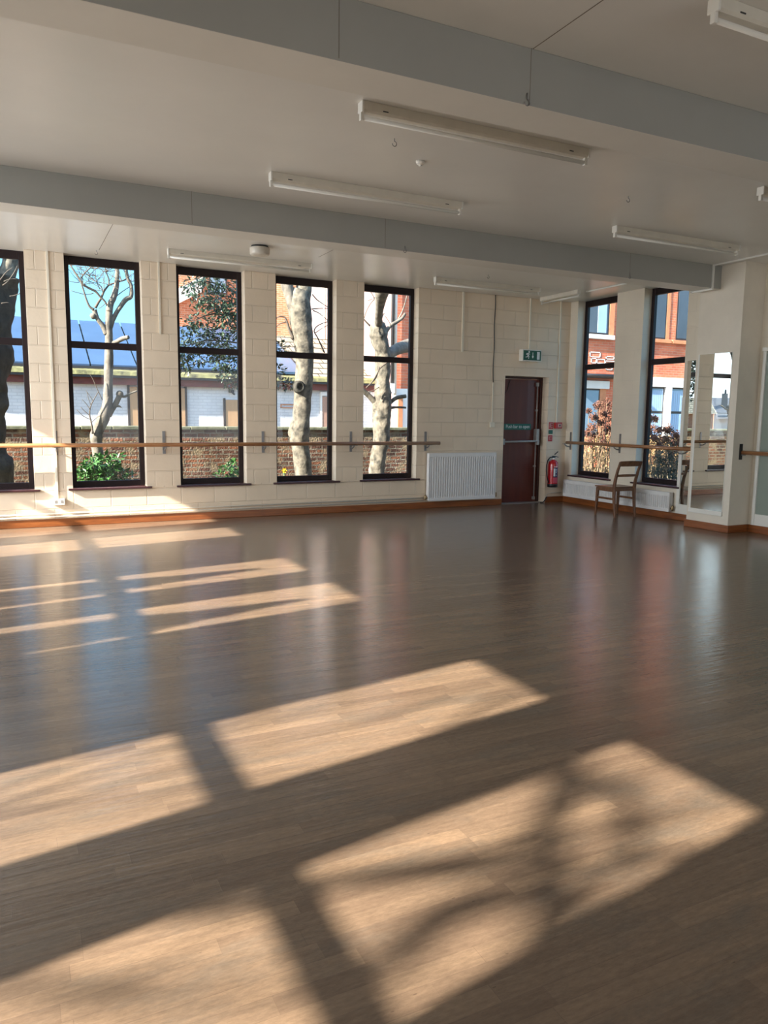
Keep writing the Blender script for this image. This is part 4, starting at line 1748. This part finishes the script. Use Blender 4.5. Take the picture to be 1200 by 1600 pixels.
# dark trunk in the first window
Y1 = 12.4
t = thing('bare_tree', 'thick dark tree trunk filling most of the first visible window', 'tree')
b = MB()
px_limb(b, Y1, [(-20, 760, 76), (-17, 735, 68), (-20, 712, 62), (-17, 690, 44), (-18, 650, 46), (-18, 632, 56), (-19, 615, 54), (-20, 590, 62), (-20, 560, 70), (-20, 520, 70), (-18, 480, 72), (-16, 450, 78), (-14, 430, 82)], seed=9, wob=.16, seg=22, wscale=4)
b.build('trunk', M['bark_dark'], t)
b = MB()
px_limb(b, Y1, [(2, 445, 30), (10, 428, 26), (17, 410, 24), (22, 385, 20), (30, 340, 16)], seed=10, wob=.15)
px_limb(b, Y1, [(-18, 440, 40), (-28, 400, 34), (-36, 330, 26)], seed=11, wob=.15)
b.build('branch', M['bark_mottled'], t)
b = MB()
for l_ in ([(15, 463, 2), (22, 462, 1.6), (30, 459, 1.4), (44, 452, 1)], [(4, 446, 2), (12, 440, 2), (22, 426, 1.5), (27, 415, 1)], [(6, 440, 2), (16, 436, 1.6), (27, 436, 1)], [(0, 438, 2), (10, 425, 1.6), (20, 418, 1)], [(2, 474, 2), (9, 473, 1.5), (14, 473, .8)]):
    px_limb(b, Y1 - .35, l_, wob=0, seg=6, sub=3)
b.build('twigs', M['twig'], t)

# stout pale trunk in the fourth window
t = thing('bare_tree', 'stout pale knobbly trunk with burls behind the fourth visible window', 'tree')
b = MB()
px_limb(b, Y2, [(476, 775, 30), (474.7, 744, 26), (472, 720, 27), (469.5, 697, 28), (467.5, 680, 33), (468, 671, 33), (470.5, 655, 28), (472.5, 633, 27), (474, 602, 29), (476, 570, 27.5), (474.5, 536, 31), (471, 508, 34), (468, 485, 37), (467, 468, 36), (470, 455, 29)], seed=12, wob=.10, seg=26, wscale=7)
for (px, py, r_) in ((460, 676, .10), (478, 672, .07)):
    b.ball(at(px, py, Y2 - .02), r_, wob=.5, seg=16, rings=10, sc=(1, 1, 1.5))
b.build('trunk', M['bark_mottled'], t)
b = MB()
px_limb(b, Y2, [(462, 482, 22), (455, 467, 19), (449.5, 450, 18), (444, 430, 17), (436, 400, 14)], seed=13, wob=.14)
b.build('branch', M['bark'], t)
b = MB()
px_limb(b, Y2, [(471, 468, 27), (475, 452, 25), (478, 435, 24), (482, 405, 22), (486, 370, 18)], seed=14, wob=.12)
b.build('branch', M['bark_mottled'], t)
b = MB()
pc = at(467.5, 604.5, Y2 - .16)
vs, fs = [], []
for i in range(14):
    a_ = 2 * math.pi * i / 14
    for (rr_, dy_) in ((.095, .06), (.085, -.05), (.055, -.055), (.03, .0)):
        vs.append(pc + Vector((rr_ * math.cos(a_), dy_, rr_ * 1.15 * math.sin(a_))))
for i in range(14):
    j = (i + 1) % 14
    for k in range(3):
        fs.append((i * 4 + k, i * 4 + k + 1, j * 4 + k + 1, j * 4 + k))
fs.append(tuple(i * 4 + 3 for i in range(13, -1, -1)))
b.add(vs, fs, smooth=True)
b.build('branch_scar', M['bark_dark'], t)
b = MB()
for l_ in ([(459, 530, 6), (452, 515, 4.5), (448, 502, 3.6), (445, 496, 3)], [(446, 496, 2.4), (438, 494, 2), (430, 498, 1.6)], [(447, 503, 2), (437, 506, 1.6), (431, 512, 1.2)],
           [(488, 460, 2), (495, 468, 1.8), (502, 473, 1.6), (512, 480, 1.2)], [(487, 483, 2), (498, 482, 1.6), (512, 482, 1.2)], [(489, 485, 2), (498, 489, 1.5), (508, 497, 1.2), (514, 503, 1)],
           [(507, 551, 2.4), (502, 540, 2.2), (496, 527, 2), (491, 518, 2), (494, 511, 1.8), (502, 506, 1.6), (514, 502, 1.2)], [(493, 520, 1.4), (502, 514, 1.2), (512, 508, 1)]):
    px_limb(b, Y2, l_, wob=0, seg=7, sub=3)
b.build('twigs', M['twig'], t)

# gnarled trunk in the last window
t = thing('bare_tree', 'gnarled lichen-spotted trunk with side limbs behind the last tall window', 'tree')
b = MB()
px_limb(b, Y2, [(585, 775, 30), (587.5, 741, 25), (591, 712, 24), (595, 690, 26), (596, 665, 27), (596.5, 646, 29), (598, 628, 29), (598, 610, 25), (597.5, 594, 23), (598.5, 567, 24), (598, 550, 24), (594, 535, 25), (592, 523, 29), (591.5, 512, 26), (593, 503, 16)], seed=15, wob=.14, seg=24, wscale=9)
for (px, py, r_) in ((588, 520, .07), (600, 520, .06), (588, 634, .08), (604, 640, .07), (590, 657, .06)):
    b.ball(at(px, py, Y2), r_, wob=.5, seg=16, rings=10, wscale=9, sc=(1, 1, 1.4))
b.build('trunk', M['bark_mottled'], t)
b = MB()
px_limb(b, Y2, [(592, 512, 14), (591.5, 500, 12), (592.5, 488, 12), (594, 474, 16), (596, 462, 20), (598, 450, 23), (601, 425, 24)], seed=16, wob=.07, dy=-1.2)
b.build('branch', M['bark'], t)
b = MB()
px_limb(b, Y2, [(603, 518, 7), (610, 509, 6), (620, 503, 5.5), (628, 497, 5.5), (633, 490, 4.5)], seed=18)
px_limb(b, Y2, [(621, 501, 2.2), (628, 488, 2), (634, 470, 1.8), (637, 455, 1.4)], seed=18)
b.build('branch', M['bark'], t)
b = MB()
px_limb(b, Y2, [(600, 553, 18), (610, 551, 17), (622, 545, 18), (634, 541, 20), (655, 536, 20)], seed=19, wob=.05, dy=.8)
b.build('branch', M['bark'], t)
b = MB()
px_limb(b, Y2, [(592, 634, 11), (583, 625, 9), (574, 616, 8), (564, 608, 8)], seed=20)
px_limb(b, Y2, [(604, 636, 7), (613, 626, 6), (622, 621, 6), (634, 619, 6)], seed=23)
px_limb(b, Y2, [(606, 638, 4.5), (618, 636.5, 3.6), (634, 637, 3.2)], seed=24)
b.build('branch', M['bark_mottled'], t)
b = MB()
for l_ in ([(578, 509, 3), (572, 503, 2.6), (568, 498, 2.2)], [(569, 497, 1.6), (573, 485, 1.3), (580, 473, 1.3), (585, 468, 1.6)], [(585, 468, 1.6), (582, 460, 1.3), (577, 454, 1.1)], [(585, 466, 1.2), (590, 458, 1)], [(575, 470, 1), (582, 467, 1)],
           [(597, 494, 3), (599, 491, 2), (601, 490, 1)], [(602, 494, 1), (608, 503, .9), (612, 512, .9)], [(607, 565, 2.6), (595, 574, 2.4), (590, 582, 2), (582, 596, 2), (572, 606, 1.8)], [(592, 573, 2), (588, 590, 1.6), (578, 600, 1.4)],
           [(592, 605, 1.6), (584, 610, 1.4), (575, 612, 1.2)]):
    px_limb(b, Y2 - .2, l_, wob=0, seg=7, sub=3)
b.build('twigs', M['twig'], t)

# holly with its trunk behind the pier
t = thing('holly_tree', 'dark glossy-leaved evergreen spreading across the third visible window', 'tree')
YH = 12.7
b = MB()
px_limb(b, YH, [(408, 770, 14), (406, 700, 12), (405, 620, 11), (404, 540, 10), (400, 470, 8), (392, 400, 6)], seed=30, wob=.08)
b.build('trunk', M['bark'], t)
b = MB()
HL = [[(403, 610, 4), (380, 598, 3), (362, 590, 2), (345, 588, 1.4)], [(404, 560, 4), (375, 558, 3), (345, 562, 2), (310, 568, 1.4), (290, 572, 1)], [(403, 520, 4), (370, 500, 3), (335, 490, 2.2), (305, 500, 1.5)],
      [(400, 480, 4), (365, 455, 3), (325, 440, 2.2), (290, 445, 1.5)], [(396, 440, 4), (360, 425, 3), (320, 420, 2)], [(404, 540, 3), (365, 535, 2.4), (325, 532, 1.8), (292, 540, 1.2)], [(403, 590, 3), (425, 585, 2.4), (445, 590, 1.6)], [(404, 560, 3), (425, 552, 2), (445, 550, 1.4)],
      [(402, 500, 3), (378, 480, 2.4), (350, 470, 1.8), (320, 465, 1.2)]]
ends = []
for l_ in HL:
    P, R = px_limb(b, YH, l_, wob=0, seg=7, sub=4, dy=-.35)
    ends.append(P)
b.build('branch', M['twig'], t)
b = MB()
rg = random.Random(5)


def leaf_cluster(mb, c, rad, n_, rg, ll=.07, lw=.04):
    for _ in range(n_):
        d = Vector((rg.gauss(0, 1), rg.gauss(0, 1), rg.gauss(0, 1)))
        if d.length < .01:
            continue
        d.normalize()
        p = Vector(c) + d * rad * rg.random() ** .5
        dd = (d + Vector((rg.uniform(-.8, .8), rg.uniform(-.8, .8), rg.uniform(-.9, .3)))).normalized()
        mb.leaf(p, dd, Vector((rg.uniform(-.7, .7), rg.uniform(-.7, .7), 1)), ll * rg.uniform(.7, 1.3), lw * rg.uniform(.7, 1.2))


for (px, py, r_, n_) in ((300, 440, 16, 90), (322, 430, 20, 150), (350, 440, 16, 110), (372, 450, 14, 80), (318, 465, 20, 150), (340, 470, 22, 230), (365, 482, 18, 190), (350, 492, 20, 200), (372, 505, 16, 150), (300, 455, 12, 50), (375, 520, 14, 110),
                        (310, 500, 16, 80), (295, 508, 14, 60), (325, 512, 14, 70), (345, 520, 16, 90), (305, 530, 20, 150), (290, 545, 14, 110), (325, 535, 16, 130), (350, 540, 16, 110), (340, 552, 20, 150), (372, 560, 12, 60), (285, 558, 12, 70), (310, 560, 12, 60),
                        (292, 568, 8, 35), (345, 568, 16, 90), (365, 575, 12, 60), (352, 585, 12, 60), (372, 590, 10, 45), (360, 598, 9, 40), (365, 605, 6, 20), (290, 575, 8, 30), (440, 545, 12, 70), (436, 580, 10, 50), (450, 600, 9, 50), (432, 598, 10, 50), (405, 480, 24, 200), (408, 560, 22, 200), (405, 520, 22, 160)):
    c = at(px, py, YH - .15 + rg.uniform(-.25, .25))
    leaf_cluster(b, c, r_ * 13.3 / F_PX, n_, rg, .075, .045)
b.build('foliage', M['holly'], t)


def leafy_shrub(name, label, cat, blobs, y, m, ll, lw, stems=5, stemm='twig'):
    root = thing(name, label, cat)
    rg_ = random.Random(len(label))
    q = MB()
    q2 = MB()
    for (px, py, r_, n_) in blobs:
        c = at(px, py, y + rg_.uniform(-.15, .15))
        dist = AX_F.dot(c - Vector((0, 0, EYE)))
        leaf_cluster(q, c, r_ * dist / F_PX, n_, rg_, ll, lw)
        g_ = Vector((c.x + rg_.uniform(-.1, .1), c.y + rg_.uniform(-.05, .1), -.06))
        q2.tube([g_, (g_ + c) * .5 + Vector((rg_.uniform(-.08, .08), 0, 0)), c], [.014, .010, .006], 6, cap=False)
    q2.build('stems', M[stemm], root)
    q.build('foliage', m, root)
    return root


leafy_shrub('laurel_shrub', 'bright green leafy shrub at the foot of the slim pale tree', 'shrub',
            [(132, 735, 10, 60), (145, 726, 12, 80), (160, 722, 12, 90), (175, 730, 12, 70), (150, 742, 16, 120), (170, 745, 16, 120), (190, 742, 10, 50), (203, 748, 9, 40), (135, 750, 14, 80), (185, 718, 7, 30), (160, 760, 22, 160), (190, 765, 18, 100)], 11.7, M['laurel'], .10, .05)
leafy_shrub('laurel_shrub', 'small green shrub at the corner of the third visible window', 'shrub',
            [(358, 735, 10, 60), (368, 728, 9, 60), (345, 746, 9, 50), (372, 745, 11, 70), (360, 757, 16, 90), (382, 750, 12, 60)], 11.7, M['laurel'], .09, .045)
leafy_shrub('evergreen_bush', 'dark green bush low in the corner window beside the narrow mirror', 'shrub',
            [(1036, 712, 14, 260), (1050, 706, 14, 260), (1058, 715, 14, 260), (1030, 728, 14, 240), (1046, 730, 17, 320), (1060, 735, 16, 300), (1025, 745, 13, 200), (1040, 752, 16, 260), (1056, 756, 18, 260), (1070, 720, 14, 200), (1040, 772, 20, 260)], 10.4, M['evergreen'], .045, .022)
# daffodil
t = thing('daffodil', 'single yellow daffodil low in the fourth visible window', 'flower')
pd = at(443.5, 735, 12.0)
b = MB()
b.tube([(pd.x + .02, pd.y, -.05), (pd.x + .01, pd.y, pd.z * .6), pd], .008, 6)
for s in (-1, 1):
    b.leaf((pd.x + s * .02, pd.y, -.05), (s * .15, 0, 1), (0, -1, 0), .36, .03)
b.build('stem', M['laurel'], t)
b = MB()
for k in range(6):
    a_ = k * math.pi / 3
    b.leaf(pd, (math.cos(a_), -.35, math.sin(a_)), (0, -1, 0), .055, .035)
b.lathe([(.012, 0), (.016, .02), (.022, .035)], pd, 10, axis='Y')
b.build('petals', M['yellow'], t)


# dry hydrangeas outside the corner windows
def hydrangea(label, y, heads, stems, seed):
    root = thing('hydrangea_bush', label, 'shrub')
    rg_ = random.Random(seed)
    q = MB()
    for (px, py, r_) in heads:
        c = at(px, py, y + rg_.uniform(-.2, .2))
        dist = AX_F.dot(c - Vector((0, 0, EYE)))
        rad = r_ * dist / F_PX
        for k in range(130):
            d = Vector((rg_.gauss(0, 1), rg_.gauss(0, 1), rg_.gauss(0, .75))).normalized()
            q.leaf(c + d * rad * rg_.uniform(.55, 1), d + Vector((rg_.uniform(-1, 1), rg_.uniform(-1, 1), rg_.uniform(-1, 1))) * .8, d, .035, .03)
        q.ball(c, rad * .62, 8, 5)
    q.build('flower_heads', M['hydrangea'], root)
    q = MB()
    for (px, py, r_) in heads:
        c = at(px, py, y)
        g_ = at(px + rg_.uniform(-14, 14), 770, y)
        g_.z = -.06
        mid = (c + g_) * .5 + Vector((rg_.uniform(-.1, .1), rg_.uniform(-.05, .05), 0))
        q.tube([g_, mid, c], [.012, .009, .005], 6, cap=False)
    for k in range(stems):
        px = heads[0][0] + rg_.uniform(-26, 44)
        g_ = at(px, 770, y + rg_.uniform(-.2, .2))
        g_.z = -.06
        top = g_ + Vector((rg_.uniform(-.28, .28), rg_.uniform(-.1, .1), rg_.uniform(.7, 1.25)))
        mid = (g_ + top) * .5 + Vector((rg_.uniform(-.12, .12), 0, 0))
        q.tube([g_, mid, top], [.011, .008, .004], 6, cap=False)
        for _ in range(3):
            t_ = rg_.uniform(.3, .9)
            p = g_.lerp(top, t_)
            q.tube([p, p + Vector((rg_.uniform(-.18, .18), rg_.uniform(-.1, .1), rg_.uniform(.1, .3)))], [.006, .003], 5, cap=False)
    q.build('stems', M['cane'], root)


hydrangea('dry brown hydrangea bush outside the corner window by the extinguisher', 12.6,
          [(934, 634, 7), (948, 630, 7), (944, 646, 7), (928, 652, 7), (920, 642, 4), (938, 662, 7), (925, 668, 7), (950, 655, 7), (945, 675, 8), (930, 680, 7), (918, 676, 6), (955, 668, 7), (940, 690, 7), (956, 642, 6), (922, 690, 6), (960, 684, 7)], 46, 31)
hydrangea('dry brown hydrangea bush above the dark green bush in the corner window', 11.5,
          [(1017, 654, 7), (1012, 643, 5), (1023, 655, 5), (1016, 668, 7), (1030, 672, 8), (1044, 672, 9), (1056, 680, 8), (1022, 684, 9), (1038, 686, 9), (1050, 692, 8), (1060, 692, 7), (1012, 676, 7), (1030, 694, 7), (1066, 682, 8)], 36, 32)

# dry hedge behind the hydrangeas
t = thing('dry_hedge', 'low tan dry-leaved hedge behind the hydrangeas outside the corner windows', 'hedge')
rg = random.Random(77)
b = MB()
for k in range(3600):
    p = Vector((rg.uniform(11.6, 17.2), 15.2 + rg.gauss(0, .16), rg.uniform(-.02, .92 + .08 * math.sin(k))))
    b.leaf(p, (rg.uniform(-1, 1), rg.uniform(-1, .3), rg.uniform(-.6, 1)), (rg.uniform(-1, 1), -1, rg.uniform(-.5, 1)), rg.uniform(.07, .13), .06)
b.build('foliage', M['tan_leaf'], t)
b = MB()
for k in range(24):
    x = 11.8 + k * .225
    b.tube([(x, 15.25, -.06), (x + rg.uniform(-.1, .1), 15.25, .5), (x + rg.uniform(-.15, .15), 15.2, .85)], [.02, .014, .006], 6)
b.build('stems', M['cane'], t)

# ------------------------------------------------------------------ trees on the sunny side, which cast the shade on the floor
def columnar(label, x, y):
    root = thing('columnar_conifer', label, 'shrub', (x, y, -.05), 0, 'conifers by the sunny wall')
    prof = [(.05, .18), (.4, .29), (1.5, .31), (2.45, .295), (2.9, .25), (3.2, .135), (3.5, .05), (3.72, .006)]
    q = MB()
    q.lathe([(r_ * .86, z) for z, r_ in prof], seg=18)
    rg_ = random.Random(int(y * 10))
    for _ in range(2600):
        z = rg_.uniform(.1, 3.7)
        for i in range(len(prof) - 1):
            if prof[i][0] <= z <= prof[i + 1][0]:
                f_ = (z - prof[i][0]) / (prof[i + 1][0] - prof[i][0])
                r_ = prof[i][1] + f_ * (prof[i + 1][1] - prof[i][1])
                break
        a_ = rg_.uniform(0, 2 * math.pi)
        q.leaf((math.cos(a_) * r_ * .85, math.sin(a_) * r_ * .85, z), (math.cos(a_) * .4, math.sin(a_) * .4, 1), (math.cos(a_), math.sin(a_), 0), .11, .035)
    q.build('foliage', M['conifer'], root)
    q = MB()
    q.tube([(0, 0, 0), (0, 0, .5)], .04, 8)
    q.build('trunk', M['bark_dark'], root)


columnar('columnar conifer outside the side wall, first of the pair', -4.6, 5.62)
columnar('columnar conifer outside the side wall, second of the pair', -4.6, 4.33)


def shade_tree(label, x, y, h, seed, lean=(0, 0), limbs=(), nb=15):
    root = thing('bare_tree', label, 'tree', (x, y, -.05))
    rg_ = random.Random(seed)
    q = MB()
    pts = [(0, 0, 0), (.05, .02, h * .2), (-.03 + lean[0] * .3, .06 + lean[1] * .3, h * .4), (lean[0] * .6, lean[1] * .6, h * .6), (lean[0], lean[1], h * .85)]
    P, R = spline(pts, [.19, .16, .14, .10, .05])
    q.tube(P, R, 12, wob=.08)
    q.build('trunk', M['bark'], root)
    q = MB()
    for k in range(nb):
        i = rg_.randint(int(len(P) * .35), len(P) - 1)
        a_ = rg_.uniform(0, 2 * math.pi)
        twigs(q, P[i], Vector((math.cos(a_), math.sin(a_), rg_.uniform(.2, .9))), rg_.uniform(1.5, 2.6), R[i] * .6, 3, rg_, .55)
    q.build('branches', M['twig'], root)
    for lp, lr in limbs:
        q = MB()
        P_, R_ = spline(lp, lr)
        q.tube(P_, R_, 10, wob=.08)
        for k in range(3):
            i = rg_.randint(len(P_) // 3, len(P_) - 1)
            twigs(q, P_[i], Vector((rg_.uniform(-1, 1), rg_.uniform(-1, .6), rg_.uniform(-.5, .6))), .45, .014, 1, rg_)
        q.build('branch', M['bark'], root)


shade_tree('bare tree on the lawn outside the sunny side wall', -9.6, .62, 7.6, 4, nb=10, limbs=(
    ([(.0, 0, 6.3), (.2, -.12, 6.52), (.3, -.25, 6.42), (.3, -.42, 6.29), (.3, -.60, 6.17), (.3, -.76, 6.11), (.3, -.86, 6.03), (.3, -.93, 5.96), (.3, -1.15, 5.72)], [.06, .055, .052, .05, .048, .05, .05, .042, .025]),
    ([(.3, -.76, 6.09), (.31, -.69, 6.0), (.3, -.65, 5.94), (.3, -.67, 5.86), (.3, -.75, 5.76)], [.045, .05, .055, .05, .02]),
    ([(.1, -.08, 6.45), (.25, -.45, 6.5), (.3, -.6, 6.42), (.3, -.78, 6.32), (.3, -.84, 6.18), (.3, -.9, 6.05)], [.04, .035, .034, .03, .026, .015])))
shade_tree('second bare tree on the lawn outside the sunny side wall', -16.0, 1.25, 10.6, 9)
